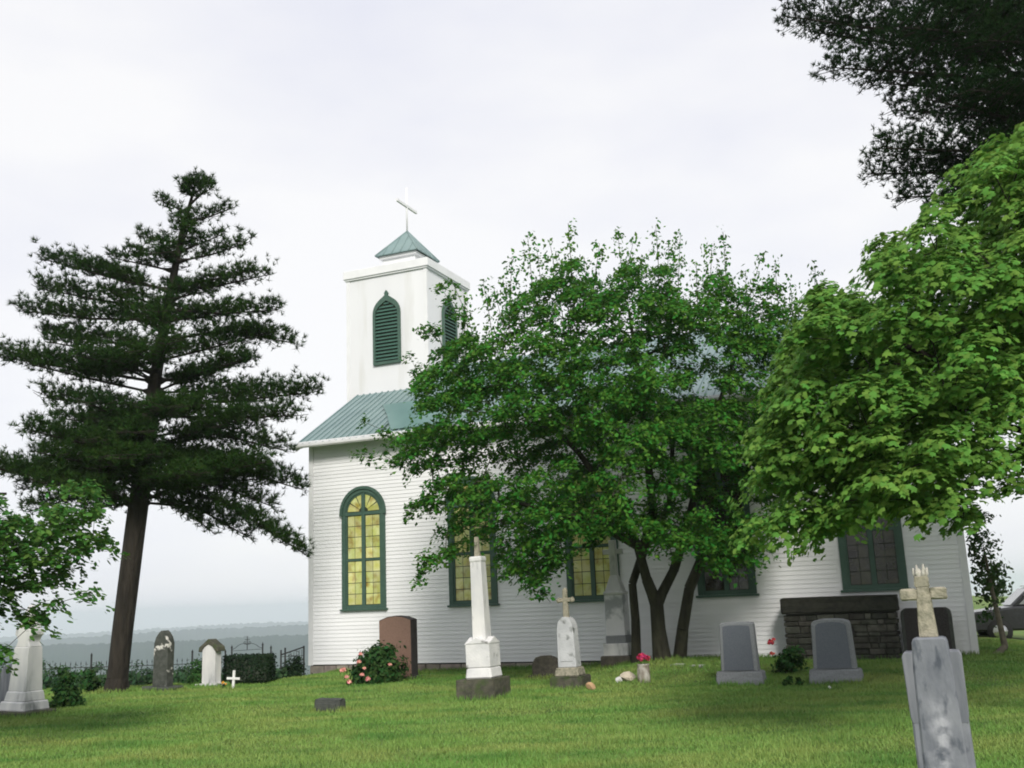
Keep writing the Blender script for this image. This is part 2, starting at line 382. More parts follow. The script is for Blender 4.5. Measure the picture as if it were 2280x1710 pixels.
# boards on the gable ends and the far side
def siding(face, name, m, p=.105, z0=ZS, proud=.02):
    """Overlapping boards on a vertical face: face = list of (origin, direction, outward, length(z), z1)."""
    V, T = [], []
    for org, d, nrm, span, z1 in face:
        z = z0 if z0 is not None else org[2]
        while z < z1:
            a, b = span(z + p / 2)
            if b - a > .05:
                k = len(V); org_ = np.array(org, float); d_ = np.array(d, float); n_ = np.array(nrm, float)
                for s in (a, b):
                    for off, zz in ((proud, z), (.003, z + p + .008), (-.002, z)):
                        q = org_ + d_ * s + n_ * off; q[2] = zz; V.append(q)
                T += [(k, k + 3, k + 4), (k, k + 4, k + 1), (k, k + 2, k + 5), (k, k + 5, k + 3)]
            z += p
    return np.array(V), np.array(T)
def gspan(z):
    if z < ZE: return (.12, WID - .12)
    y = (z - 6.72 + .14) / SLOPE; return (y + .1, WID - y - .1)
V, T = siding([((0, 0, 0), (0, 1, 0), (-1, 0, 0), gspan, 9.2), ((LEN, 0, 0), (0, 1, 0), (1, 0, 0), gspan, 9.2), ((0, WID, 0), (1, 0, 0), (0, 1, 0), lambda z: (.12, LEN - .12), ZE)], 'x', M_CLAP)
link('gable_siding', mesh_np('gable_siding', V, T), M_CLAP, church, kind='stuff')
# corner boards, frieze, eaves
for x0, x1 in ((-.03, .12), (LEN - .12, LEN + .03)):
    mb = MB(); mb.box(x0, x1, -.035, .13, ZS - .02, ZE); mb.build('corner_board', M_TRIM, church)
mb = MB(); mb.box(.122, LEN - .122, -.03, 0.0, ZE - .10, ZE - .002); mb.build('frieze_board', M_TRIM, church)
for s in (0, 1):
    mb = MB()
    if s == 0: mb.box(-.18, LEN + .18, -.40, .10, ZE - .005, ZE + .022); mb.box(-.20, LEN + .20, -.44, -.402, ZE - .02, roof_z(-.44) - .03)
    else: mb.box(-.18, LEN + .18, WID - .1, WID + .40, ZE - .005, ZE + .022); mb.box(-.20, LEN + .20, WID + .402, WID + .44, ZE - .02, roof_z(-.44) - .03)
    mb.build('fascia', M_TRIM, church)
    mb = MB(); y = -.50 if s == 0 else WID + .50; zz = roof_z(-.5) - .022
    mb.prism([(y - .055, zz + .06), (y - .05, zz - .01), (y - .02, zz - .045), (y + .045, zz - .045), (y + .055, zz + .05)], -.22, LEN + .22, plane='yz'); mb.build('gutter', M_TRIM, church)
for x0, x1 in ((-.22, -.182), (LEN + .182, LEN + .22)):
    for s in (1, -1):
        ya, yb = (-.44, WID / 2) if s == 1 else (WID + .44, WID / 2)
        if x0 < 0: yb = 2.98 if s == 1 else 6.02
        za = roof_z(-.44) - .03; zb = roof_z(yb if s == 1 else WID - yb) - .03
        mb = MB(); mb.prism([(ya, za), (yb, zb), (yb, zb - .17), (ya, za - .17)], x0, x1, plane='yz'); mb.build('rake_board', M_TRIM, church)
for s in (1, -1):                                     # rake soffits
    for x0, x1 in ((-.181, -.0), (LEN, LEN + .181)):
        f = (lambda y: y) if s == 1 else (lambda y: WID - y)
        yb = 2.98 if x0 < 0 else WID / 2 - .01
        mb = MB(); mb.prism([(f(-.40), roof_z(-.40) - .10), (f(yb), roof_z(yb) - .10), (f(yb), roof_z(yb) - .13), (f(-.40), roof_z(-.40) - .13)], x0, x1, plane='yz'); mb.build('soffit', M_TRIM, church)
# roof deck and standing seam panels
ang = math.atan(SLOPE); KL = math.hypot(1, SLOPE)
for s in (1, -1):
    f = (lambda y: y) if s == 1 else (lambda y: WID - y)
    mb = MB(); P = lambda a, b: [(f(a), roof_z(a) - .03), (f(b), roof_z(b) - .03), (f(b), roof_z(b) - .06), (f(a), roof_z(a) - .06)]
    mb.prism(P(-.46, 2.99), -.19, 2.41, plane='yz'); mb.prism(P(-.46, 4.495), 2.43, LEN + .19, plane='yz')
    deck = mb.build('roof', M_ROOF, church)
    for full in (False, True):
        y0, y1 = -.47, (4.5 if full else 2.995); Ls = (y1 - y0) * KL; PW = .46
        b = MB(); b.box(.004, PW - .004, 0, Ls, -.028, 0); b.box(0.0, .035, 0, Ls, 0.001, .034); b.box(.225, .26, 0, Ls, .001, .032); pm = b.mesh('roof_panel'); pm.materials.append(M_ROOF)
        x = -.33 + .12 if not full else 2.43
        while x < ((2.10 if not full else LEN - .1)):
            o = link('roof_panel', pm, None, deck)
            if s == 1: o.location = (x, y0, roof_z(y0)); o.rotation_euler = (ang, 0, 0)
            else: o.location = (x + PW, WID - y0, roof_z(y0)); o.rotation_euler = (ang, 0, math.pi)
            x += PW
mb = MB()
for y, z_ in ((WID / 2, roof_z(WID / 2)),):
    mb.prism([(y - .16, z_ - .06), (y, z_ + .05), (y + .16, z_ - .06)], 2.44, LEN + .22, plane='yz')
mb.build('ridge_cap', M_ROOF, church)
mb = MB(); P = [(1.45, 1.75), (3.6, 1.75), (4.6, -.2), (2.85, -.2), (2.1, .9)]     # smooth darker sheet lying on the near slope
V = [(x, y, roof_z(y) + .052 / math.cos(ang)) for x, y in P]; V2 = [(x, y, roof_z(y) + .044 / math.cos(ang)) for x, y in P]
bb = bmesh.new(); A = [bb.verts.new(v) for v in V]; B_ = [bb.verts.new(v) for v in V2]; bb.faces.new(A); bb.faces.new(B_[::-1])
for i in range(5): bb.faces.new((A[i], A[(i + 1) % 5], B_[(i + 1) % 5], B_[i]))
bmesh.ops.recalc_face_normals(bb, faces=bb.faces[:]); mb._join(bb); o = mb.build('roof_patch', M_ROOFD, church); o['label'] = 'smooth darker teal patch on the roof slope'

# foundation stones
f0 = MB(); f0.box(.03, LEN - .03, .0, WID, -.6, ZS - .004); fo = f0.build('foundation', M_MORTAR, church)
fo.location = (0, .012, 0)
x = .0; k = 0
while x < LEN - .1:
    wd = min(random.uniform(.38, .7), LEN - x); b = MB(); b.box(x + .01, x + wd - .012, -.02 - random.uniform(0, .02), .012, -.3, ZS - .03 - random.uniform(0, .02), bev=.012); b.build('foundation_stone', M_FOUND, fo); x += wd

# arched windows
def arc(cx, cz, r, a0, a1, n): return [(cx + r * math.cos(a0 + (a1 - a0) * i / n), cz + r * math.sin(a0 + (a1 - a0) * i / n)) for i in range(n + 1)]
PA = math.pi
def ring(mb, cx, cz, ro, ri, y0, y1, n=20, a0=0, a1=PA):
    for i in range(n):
        p, q = a0 + (a1 - a0) * i / n, a0 + (a1 - a0) * (i + 1) / n
        mb.prism([(cx + ro * math.cos(p), cz + ro * math.sin(p)), (cx + ro * math.cos(q), cz + ro * math.sin(q)), (cx + ri * math.cos(q), cz + ri * math.sin(q)), (cx + ri * math.cos(p), cz + ri * math.sin(p))], y0, y1)
pane_me = MB().box(-.5, .5, 0, .008, -.5, .5).mesh('pane'); pane_me.materials.append(M_GLASS)
pane_shaded = pane_me.copy(); pane_shaded.materials.clear(); pane_shaded.materials.append(M_GLASS_SHADED)
def make_window(cx):
    mb = MB(); mb.box(-RO, -RI, -.07, .03, SILL, SPRING); mb.box(RI, RO, -.07, .03, SILL, SPRING); ring(mb, 0, SPRING, RO, RI, -.07, .03)
    wd = mb.build('window', M_GREEN, church, (cx, 0, 0))
    mb = MB(); ring(mb, 0, SPRING, RO + .055, RO - .03, -.105, -.071); mb.box(-RO - .055, -RO + .03, -.105, -.071, SPRING - .06, SPRING - .001); mb.box(RO - .03, RO + .055, -.105, -.071, SPRING - .06, SPRING - .001); mb.build('arch_hood', M_GREEN, wd)
    mb = MB(); mb.box(-RO - .05, RO + .05, -.11, .0, SILL - .055, SILL - .002, bev=.006); mb.build('sill', M_GREEN, wd)
    pts = [(-RI, SILL + .001), (RI, SILL + .001)] + arc(0, SPRING, RI - .001, 0, PA, 20)
    mb = MB(); mb.prism(pts, -.016, -.004); mb.build('leading', M_LEAD, wd)
    fr = MB(); fr.box(-.055, .055, -.06, -.003, SILL + .1, SPRING - .06); fr.box(-RI, RI, -.062, -.003, SPRING - .06, SPRING + .03); fr.box(-.055, .055, -.06, -.003, SPRING + .031, SPRING + RI - .02)
    fr.box(-RI, RI, -.058, -.003, SILL + .001, SILL + .10)
    ring(fr, 0, SPRING, RI - .001, RI - .05, -.045, -.003, n=16)
    for s in (-1, 1): fr.box(s * RI - (.05 if s > 0 else 0), s * RI + (.05 if s < 0 else 0), -.045, -.003, SILL + .101, SPRING - .061)
    fr.box(-RI + .051, -.056, -.05, -.003, 3.02, 3.08); fr.box(.056, RI - .051, -.05, -.003, 3.02, 3.08)
    fr.build('sash', M_GREEN, wd)
    for s in (-1, 1):
        x0, x1 = .062, RI - .056; cw = (x1 - x0) / 2
        for z0, z1 in ((SILL + .105, 3.015), (3.085, SPRING - .065)):
            rh = (z1 - z0) / 4
            for r_ in range(4):
                for c_ in range(2):
                    o = link('pane', pane_me if cx < 10 else pane_shaded, None, wd, (s * (x0 + cw * (c_ + .5)), -.027 + random.uniform(-.002, .002), z0 + rh * (r_ + .5)))
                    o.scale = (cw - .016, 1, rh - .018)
        for k_ in range(3):                           # fan pieces of the arch
            a0, a1 = (PA / 2) * k_ / 3 + .04, (PA / 2) * (k_ + 1) / 3 - .03
            A = arc(0, SPRING + .035, RI - .056, a0, a1, 5); B_ = arc(.03, SPRING + .045, .12, a1, a0, 3)
            pts = [(s * max(p[0], .062), p[1]) for p in A + B_]
            MB().prism(pts, -.026, -.018).build('pane', M_GLASS if cx < 10 else M_GLASS_SHADED, wd)
    return wd
for c in WC: make_window(c)

# bell tower
X0, X1, Y0, Y1, ZT = -.60, 2.42, 3.0, 6.0, 12.48
TCX, TCY = (X0 + X1) / 2, (Y0 + Y1) / 2
mb = MB(); mb.box(X0, X1, Y0, Y1, -.5, ZT); mb.build('tower', M_TOWER, church)
for x in (X0, X1):
    for y in (Y0, Y1):
        sx = -1 if x == X0 else 1; sy = -1 if y == Y0 else 1
        mb = MB(); mb.box(min(x + sx * .02, x - sx * .1), max(x + sx * .02, x - sx * .1), min(y + sy * .02, y - sy * .1), max(y + sy * .02, y - sy * .1), .0, ZT); mb.build('corner_board', M_TRIM, church)
mb = MB(); mb.box(X0 - .06, X1 + .06, Y0 - .06, Y1 + .06, ZT + .001, ZT + .05); mb.box(X0 - .10, X1 + .10, Y0 - .10, Y1 + .10, ZT + .051, ZT + .33, bev=.01); mb.build('cornice', M_TRIM, church)
mb = MB(); hw = .62; mb.box(TCX - hw, TCX + hw, TCY - hw, TCY + hw, ZT + .331, 13.36); mb.box(TCX - hw - .1, TCX + hw + .1, TCY - hw - .1, TCY + hw + .1, 13.361, 13.47, bev=.01); mb.build('cupola_base', M_TRIM, church)
cup = thing('cupola_roof', None, None); cup.parent = church; cup.location = (TCX, TCY, 13.48)
AP = 1.02; HWD = .82                                  # pyramid of seamed metal
cup_me = None
for k in range(4):
    nP = 5; me_list = []
    for i in range(nP):
        xa, xb = -HWD + 2 * HWD * i / nP, -HWD + 2 * HWD * (i + 1) / nP
        topz = lambda x: AP * (1 - abs(x) / HWD); ty = lambda x: -HWD * (abs(x) / HWD)
        b = bmesh.new(); xs = [xa + .004] + ([0] if xa < 0 < xb else []) + [xb - .004]
        lo_ = [b.verts.new((x, -HWD, 0)) for x in xs]; hi_ = [b.verts.new((x, ty(x) - .001, topz(x))) for x in xs]
        lo2 = [b.verts.new((x, -HWD + .02, -.03)) for x in xs]; hi2 = [b.verts.new((x, ty(x) + .02, max(topz(x) - .03, -.02))) for x in xs]
        b.faces.new(lo_ + hi_[::-1]); b.faces.new(lo2[::-1] + hi2)
        b.faces.new([lo_[0], hi_[0], hi2[0], lo2[0]]); b.faces.new([lo_[-1], lo2[-1], hi2[-1], hi_[-1]])
        for q in range(len(xs) - 1): b.faces.new([lo_[q], lo2[q], lo2[q + 1], lo_[q + 1]])
        bmesh.ops.recalc_face_normals(b, faces=b.faces[:])
        m2 = MB(); m2._join(b)
        if i: m2.tube([(xa, -HWD, .01), (xa, ty(xa), topz(xa) + .01)], .016, 5)
        o = m2.build('roof_panel', M_ROOF, cup); o.rotation_euler = (0, 0, k * PA / 2)
mb = MB()
for k in range(4):
    a = PA / 4 + k * PA / 2; mb.tube([(HWD * 1.414 * math.cos(a), HWD * 1.414 * math.sin(a), 0), (0, 0, AP)], .03, 6)
mb.build('hip_cap', M_ROOF, cup)
mb = MB(); mb.tube([(0, 0, AP - .05), (0, 0, AP + 1.62)], .032, 8); mb.box(-.035, .035, -.70, .70, AP + .88, AP + .97); o = mb.build('cross', M_TRIM, church, (TCX, TCY, 13.48))
# louvred openings: near face, right-hand face and the front
def ogee(hw, h_spring, h_top, n=8):
    """Pointed outline with a nipped tip."""
    R_ = [(hw, 0), (hw, h_spring)]
    for i in range(1, n + 1):
        t = i / n; a = t * PA / 2
        x = hw * math.cos(a) ** .9; z = h_spring + (h_top - h_spring) * (.80 * math.sin(a) + .20 * t ** 6)
        R_.append((max(x, 0.0), z))
    R_[-1] = (0, h_top)
    return R_ + [(-x, z) for x, z in R_[-2::-1]]
def make_louver(loc, rz):
    out_, inn = ogee(.51, 1.70, 2.36), ogee(.42, 1.66, 2.14)
    inn = [(x, max(z, .09)) for x, z in inn]
    mb = MB(); n = len(out_)
    for i in range(n):
        j = (i + 1) % n; mb.prism([out_[i], out_[j], inn[j], inn[i]], -.075, .0)
    mb.prism([(-.05, 2.30), (.05, 2.30), (.07, 2.40), (0, 2.50), (-.07, 2.40)], -.07, -.002)
    fr = mb.build('louver_frame', M_GREEN, church, loc); fr.rotation_euler = (0, 0, rz)
    b = MB(); b.prism(inn, -.012, -.004); b.build('louver_back', M_LEAD, fr)
    z_ = .13
    while z_ < 2.06:
        wv = 0.0                                       # slat clipped to the outline
        for (xa, za), (xb, zb) in zip(inn[:len(inn) // 2 + 1], inn[1:len(inn) // 2 + 2]):
            if min(za, zb) <= z_ + .06 <= max(za, zb) and abs(zb - za) > 1e-6: wv = max(wv, xa + (xb - xa) * (z_ + .06 - za) / (zb - za))
        if wv > .04:
            b = MB(); b.prism([(-.070, z_), (-.064, z_ + .012), (-.014, z_ + .075), (-.014, z_ + .06)], -wv, wv, plane='yz'); b.build('slat', M_DGREEN, fr)
        z_ += .118
make_louver((TCX + .03, Y0 - .012, 9.44), 0)
make_louver((X1 + .012, TCY, 9.44), PA / 2)
make_louver((X0 - .012, TCY, 9.44), -PA / 2)

# ------------------------------------------------------------------ graves and monuments
def stone(name, label, cat, pos, tilt=(0, 0), rz=None, group=None):
    p = (float(pos[0]), float(pos[1]), Hs(pos[0], pos[1]) - .015) if len(pos) == 2 or pos[2] is None else tuple(float(v) for v in pos)
    return thing(name, label, cat, p, ROT if rz is None else rz, tilt, group)

def pt(u, v): p = foot(u, v); return (p[0], p[1])

# tall white shaft with a broken cross post
t = stone('obelisk', 'tall tapering white marble shaft on mossy dark base, leaning slightly', 'monument', (-.72, 19.75), tilt=(0, R(-1.6)))
MB().box(-.40, .36, -.40, .40, -.05, .38, bev=.03, seg=2).rough(.008, 3, 2).build('base', M_MOSSBASE, t)
MB().box(-.27, .27, -.27, .27, .375, .58, bev=.03, taper=(.9, .9)).build('plinth', M_WMARBLE, t)
b = MB(); b.box(-.245, .245, -.245, .245, .575, 1.04, bev=.012); b.prism([(-.25, 1.0), (.25, 1.0), (0, 1.12)], -.255, .255, bev=.01); b.prism([(-.25, 1.0), (.25, 1.0), (0, 1.12)], -.255, .255, plane='yz'); b.build('die', M_WMARBLE, t)
MB().box(-.135, .135, -.135, .135, 1.06, 2.52, bev=.008, taper=(.84, .84)).build('shaft', M_WMARBLE2, t)
MB().box(-.128, .128, -.128, .128, 2.50, 2.61, bev=.03, seg=2).build('capital', M_WMARBLE2, t)
MB().box(-.05, .05, -.045, .045, 2.60, 2.98, bev=.008, taper=(.7, .8)).build('cross_post', M_TANSTONE, t)

# white tablet with a budded cross
t = stone('cross_monument', 'narrow white marble tablet topped by a small budded cross', 'monument', (.92, 20.75), tilt=(0, R(-1.2)))
MB().box(-.32, .32, -.30, .30, -.05, .27, bev=.03, seg=2).rough(.008, 5, 2).build('base', M_MOSSBASE, t)
MB().box(-.25, .25, -.22, .22, .265, .43, bev=.02, taper=(.9, .9)).build('plinth', M_TANSTONE, t)
b = MB(); o_ = [(.19, .43), (.17, 1.12)] + [(.17 * math.cos(a) ** .85, 1.12 + .27 * math.sin(a)) for a in np.linspace(.2, PA / 2, 7)]
b.prism(o_ + [(-x, z) for x, z in o_[-2::-1]], -.15, .15, bev=.012); b.build('tablet', M_GREYWHITE, t)
b = MB(); o_ = [(.12, .55), (.115, 1.05)] + [(.115 * math.cos(a), 1.05 + .2 * math.sin(a)) for a in np.linspace(.2, PA / 2, 6)]
b.prism(o_ + [(-x, z) for x, z in o_[-2::-1]], -.162, -.148); b.build('raised_panel', M_GREYWHITE, t)
b = MB(); b.box(-.06, .06, -.045, .045, 1.34, 1.90, bev=.012, taper=(.7, .8)); b.box(-.125, .125, -.035, .035, 1.675, 1.755, bev=.01)
for x, z in ((-.14, 1.715), (.14, 1.715), (0, 1.90)): b.rock((x, 0, z), (.105, .08, .105), seed=3)
b.build('cross', M_TANSTONE, t)

# tall grey-white monument by the tree
t = stone('pedestal_monument', 'tall grey and white stepped monument beside the leafy tree trunk', 'monument', (2.30, 25.05), tilt=(0, R(-.6)))
MB().box(-.38, .38, -.34, .34, -.1, .26, bev=.03).rough(.006, 1, 1).build('base', M_BROWNST, t)
MB().box(-.31, .31, -.28, .28, .255, .54, bev=.015).build('plinth', M_WMARBLE2, t)
MB().box(-.25, .25, -.23, .23, .535, .72, bev=.02).build('lower_step', M_GRANITE, t)
MB().box(-.235, .235, -.21, .21, .715, 1.66, bev=.012, taper=(.98, .98)).build('die', mat('pale_marble_grey_stain', (.72, .71, .74), (.64, .64, .67), rough=.7, scale=2.2, c3=(.36, .37, .40), scale3=1.6, lo3=.5, hi3=.56), t)
MB().box(-.245, .245, -.22, .22, 1.655, 1.74, bev=.02).build('cornice', M_WMARBLE2, t)
MB().box(-.215, .215, -.19, .19, 1.735, 2.12, bev=.01, taper=(.42, .42)).build('flared_cap', M_WMARBLE2, t)
b = MB(); b.box(-.085, .085, -.075, .075, 2.115, 2.95, bev=.008, taper=(.9, .9)); b.box(-.24, .24, -.055, .055, 2.62, 2.74, bev=.008); b.build('cross', M_WMARBLE2, t)

# red-brown granite headstone behind the peony
t = stone('headstone', 'tall red-brown granite headstone with peaked top behind the flowering bush', 'headstone', (-2.98, 25.45), tilt=(0, R(-.3)))
pts = [(-.44, 0), (.44, 0), (.44, 1.40), (.22, 1.475), (0, 1.50), (-.22, 1.475), (-.44, 1.40)]
MB().prism(pts, -.155, .155, bev=.01).build('slab', M_REDDARK, t)
MB().prism([(x * .975, .02 + z * .975) for x, z in pts], -.168, -.157).build('polished_face', M_REDGRAN, t)
MB().box(-.6, .6, -.28, .28, -.1, .08, bev=.01).build('base', M_REDDARK, t)

# low dark marker
t = stone('grave_marker', 'low dark grey block marker standing alone in the lawn', 'grave marker', (-3.38, 18.55), tilt=(R(2), R(1.5)))
MB().box(-.26, .26, -.14, .14, -.06, .235, bev=.03, seg=2, taper=(.97, .8)).rough(.007, 8, 2).build('block', M_DARKST, t)
MB().box(-.20, .20, -.150, -.13, .04, .17, bev=.004).build('name_panel', M_DARKST, t)

# low rough brown stone
t = stone('headstone', 'low rough brown stone with rounded top behind the budded cross monument', 'headstone', (.53, 24.15))
o_ = [(-.31, -.05), (.31, -.05), (.30, .36), (.22, .46), (.08, .50), (-.10, .50), (-.24, .45), (-.31, .34)]
MB().prism(o_, -.12, .12, bev=.03).rough(.008, 4).build('slab', M_BROWNST, t)
MB().box(-.42, .42, -.2, .2, -.1, .06, bev=.02).build('base', M_BROWNST, t)

# pair of grey granite stones
def granite(pos, wtop, wbot, h, wb, label, arch):
    t = stone('headstone', label, 'headstone', pos, group='grey granite headstones in front of the church')
    pts = [(-wbot / 2, .25), (wbot / 2, .25), (wtop / 2, .25 + h - .05 - arch)] + [(wtop / 2 * math.cos(a), .25 + h - .05 - arch + .05 * math.sin(a) ** .5 + arch * math.sin(a)) for a in np.linspace(.25, PA - .25, 9)] + [(-wtop / 2, .25 + h - .05 - arch)]
    MB().prism(pts, -.13, .13, bev=.02).rough(.005, 2).build('die', M_GRANITE, t)
    q = [(x * .80, .25 + (z - .25) * .90 + .03) for x, z in pts]
    MB().prism(q, -.138, -.12).build('polished_panel', M_GRANITED, t)
    MB().box(-wb / 2, wb / 2, -.22, .22, -.06, .26, bev=.03, seg=2, taper=(.93, .85)).rough(.007, 6, 2).build('base', M_GRANITE, t)
granite((4.22, 20.65), .66, .72, .94, .94, 'flat-topped grey granite headstone on the church-tower side of the red roses', .0)
granite((5.84, 19.9), .70, .78, .93, .98, 'arch-topped blue-grey granite headstone between the roses and the tall stone cross', .05)

# dark headstone by the corner of the church
p = from_local(16.46, -.72, 0); t = stone('headstone', 'large dark headstone with rounded shoulders standing by the church corner', 'headstone', (p[0], p[1]))
pts = [(-.52, -.1), (.52, -.1), (.52, .92), (.50, 1.02), (.42, 1.08), (-.42, 1.08), (-.50, 1.02), (-.52, .92)]
MB().prism(pts, -.12, .12, bev=.015).build('slab', M_DARKST, t)
MB().prism([(x * .86, .06 + (z + .1) * .86) for x, z in pts], -.129, -.115).build('smooth_face', M_REDDARK, t)

# dry-laid stone altar with dark slab
p = from_local(14.65, -.52, 0); t = thing('stone_altar', 'low fieldstone block with thick dark capstone against the church wall', 'stone altar', (p[0], p[1], Hs(p[0], p[1]) - .02), ROT)
AW, AD, AH = 1.20, .34, 1.05
core = MB().box(-AW + .04, AW - .04, -AD + .04, AD - .04, -.1, AH).build('core', M_MORTAR, t)
z = .0
while z < AH - .05:
    h = min(random.uniform(.09, .17), AH - z)
    for side, (ax, ln) in enumerate((('x', AW), ('y0', AD), ('y1', AD))):
        x = -ln
        while x < ln - .02:
            wd = min(random.uniform(.14, .42), ln - x); wd = wd if ln - x - wd > .08 else ln - x
            b = MB(); jit = random.uniform(-.015, .025)
            if ax == 'x': b.box(x + .007, x + wd - .007, -AD - jit, -AD + .09, z + .006, z + h - .006, bev=.018)
            elif ax == 'y0': b.box(-AW - jit, -AW + .06, x + .1 * 0 + .007, x + wd - .007, z + .006, z + h - .006, bev=.018)
            else: b.box(AW - .06, AW + jit, x + .007, x + wd - .007, z + .006, z + h - .006, bev=.018)
            b.rough(.006, int(x * 1000 + z * 77)).build('stone', M_FIELD, t); x += wd
    z += h
MB().box(-AW - .05, AW + .05, -AD - .07, AD + .05, AH + .003, AH + .36, bev=.04, seg=2).rough(.012, 9, 2).build('capstone', M_SLAB, t)

# tall stone cross close to the camera
def streak_marble():
    m = mat('streaked_grey_marble', (.115, .125, .15), (.20, .21, .235), rough=.75, scale=7, lo=.36, hi=.64, c3=(.07, .08, .10), scale3=16, lo3=.56, hi3=.68, bump=.35, bscale=26, stretch=(1, 1, .45))
    t = m.node_tree; n = t.nodes.new; l = t.links.new; p = t.nodes['Principled BSDF']; src = p.inputs['Base Color'].links[0].from_socket
    tc = n('ShaderNodeTexCoord'); sx = n('ShaderNodeSeparateXYZ'); l(tc.outputs['Object'], sx.inputs[0])
    nz = n('ShaderNodeTexNoise'); nz.inputs['Scale'].default_value = 5; nz.inputs['Detail'].default_value = 6; l(tc.outputs['Object'], nz.inputs['Vector'])
    a = n('ShaderNodeMath'); a.operation = 'MULTIPLY_ADD'; l(nz.outputs[0], a.inputs[0]); a.inputs[1].default_value = .16; a.inputs[2].default_value = -.095
    d = n('ShaderNodeMath'); d.operation = 'SUBTRACT'; l(sx.outputs[0], d.inputs[0]); l(a.outputs[0], d.inputs[1])
    ab = n('ShaderNodeMath'); ab.operation = 'ABSOLUTE'; l(d.outputs[0], ab.inputs[0])
    mr = n('ShaderNodeMapRange'); mr.inputs[1].default_value = .085; mr.inputs[2].default_value = .0; l(ab.outputs[0], mr.inputs[0])
    zr = n('ShaderNodeMapRange'); zr.inputs[1].default_value = 1.20; zr.inputs[2].default_value = 1.05; l(sx.outputs[2], zr.inputs[0])
    mu = n('ShaderNodeMath'); mu.operation = 'MULTIPLY'; nb = n('ShaderNodeTexNoise'); nb.inputs['Scale'].default_value = 14; nb.inputs['Detail'].default_value = 7; l(tc.outputs['Object'], nb.inputs['Vector']); rb_ = n('ShaderNodeMapRange'); rb_.inputs[1].default_value = .36; rb_.inputs[2].default_value = .56; l(nb.outputs[0], rb_.inputs[0]); m0 = n('ShaderNodeMath'); m0.operation = 'MULTIPLY'; l(mr.outputs[0], m0.inputs[0]); l(rb_.outputs[0], m0.inputs[1]); l(m0.outputs[0], mu.inputs[0]); l(zr.outputs[0], mu.inputs[1])
    mx = n('ShaderNodeMix'); mx.data_type = 'RGBA'; l(mu.outputs[0], mx.inputs[0]); l(src, mx.inputs[6]); mx.inputs[7].default_value = (.36, .365, .40, 1); l(mx.outputs[2], p.inputs['Base Color'])
    return m
M_STREAK = streak_marble()
pc = at(2069, 1441, 6.3); t = thing('tall_stone_cross', 'tall grey marble shaft with weathered tan cross close to the camera', 'monument', (pc[0] + .035, pc[1], Hs(pc[0], pc[1]) - .05), ROT, (0, R(-1.0)))
SH = 1.36 + .05
MB().box(-.34, .34, -.30, .30, -.02, .26, bev=.03, seg=2).build('base', M_MOSSBASE, t)
MB().box(-.24, .24, -.20, .20, .255, .42, bev=.02, taper=(.88, .88)).build('plinth', M_GMARBLE, t)
b = MB(); b.box(-.158, .158, -.10, .10, .415, SH - .07, bev=.012, taper=(.955, .96)); b.build('shaft', M_STREAK, t)
for s in (-1, 1):
    MB().prism([(s * .09, SH + .005), (s * .150, SH + .005), (s * .164, SH - .02), (s * .158, SH - .36), (s * .150, SH - .40), (s * .09, SH - .40)], -.0992, .092, bev=.005).build('shoulder', M_GMARBLE, t)
b = MB(); b.prism([(-.128, .44), (.128, .44), (.108, SH - .10), (.097, SH + .07), (.082, SH + .085), (-.082, SH + .085), (-.097, SH + .07), (-.108, SH - .10)], -.112, .085, bev=.010); b.build('head', M_STREAK, t)
b = MB(); z0 = SH + .08
b.box(-.052, .052, -.04, .04, z0, z0 + .30, bev=.008, taper=(.72, .85)); b.box(-.040, .040, -.035, .035, z0 + .296, z0 + .36, bev=.006)
b.box(-.132, -.035, -.034, .034, z0 + .222, z0 + .290, bev=.01); b.box(.035, .132, -.034, .034, z0 + .222, z0 + .290, bev=.01)
b.rough(.003, 4, 1).build('cross', M_TANSTONE, t)
b = MB(); b.rock((0, 0, z0 + .37), (.06, .05, .085), seed=12)
for k in range(6):
    a = k * 1.05; x = .034 * math.cos(a); y = .026 * math.sin(a)
    b.tube([(x * .6, y * .6, z0 + .34), (x * 1.0, y * 1.0, z0 + .38), (x * 1.15, y * 1.1, z0 + .41 + .010 * (k % 3))], [.013, .012, .004], 6)
b.rough(.003, 7).build('leaf_finial', M_TANLIGHT, t)

# white monument with urn at the left edge
t = stone('urn_monument', 'tapered white marble monument with stepped base and carved top beneath overhanging branches', 'monument', (-9.47, 20.15), tilt=(0, R(1.5))); t.scale = (.92, .92, 1.22)
MB().box(-.47, .47, -.42, .42, -.06, .11, bev=.02).build('base', M_MOSSBASE, t)
MB().box(-.37, .37, -.33, .33, .105, .25, bev=.02, taper=(.92, .92)).build('lower_step', M_WMARBLE2, t)
MB().box(-.30, .30, -.27, .27, .245, .40, bev=.02, taper=(.88, .88)).build('upper_step', M_WMARBLE2, t)
MB().box(-.245, .245, -.22, .22, .395, 1.06, bev=.012, taper=(.82, .82)).build('die', M_WMARBLE2, t)
b = MB(); b.prism([(-.21, 1.055), (.21, 1.055), (.15, 1.15), (.19, 1.22), (.24, 1.24), (.23, 1.33), (.15, 1.34), (.13, 1.44), (-.13, 1.44), (-.15, 1.34), (-.23, 1.33), (-.24, 1.24), (-.19, 1.22), (-.15, 1.15)], -.16, .16, bev=.015); b.build('carved_cap', M_WMARBLE2, t)
b = MB(); b.lathe([(.06, 1.435), (.05, 1.47), (.10, 1.53), (.115, 1.60), (.08, 1.64), (.09, 1.66), (.03, 1.70)], 14); b.build('urn', M_WMARBLE2, t)

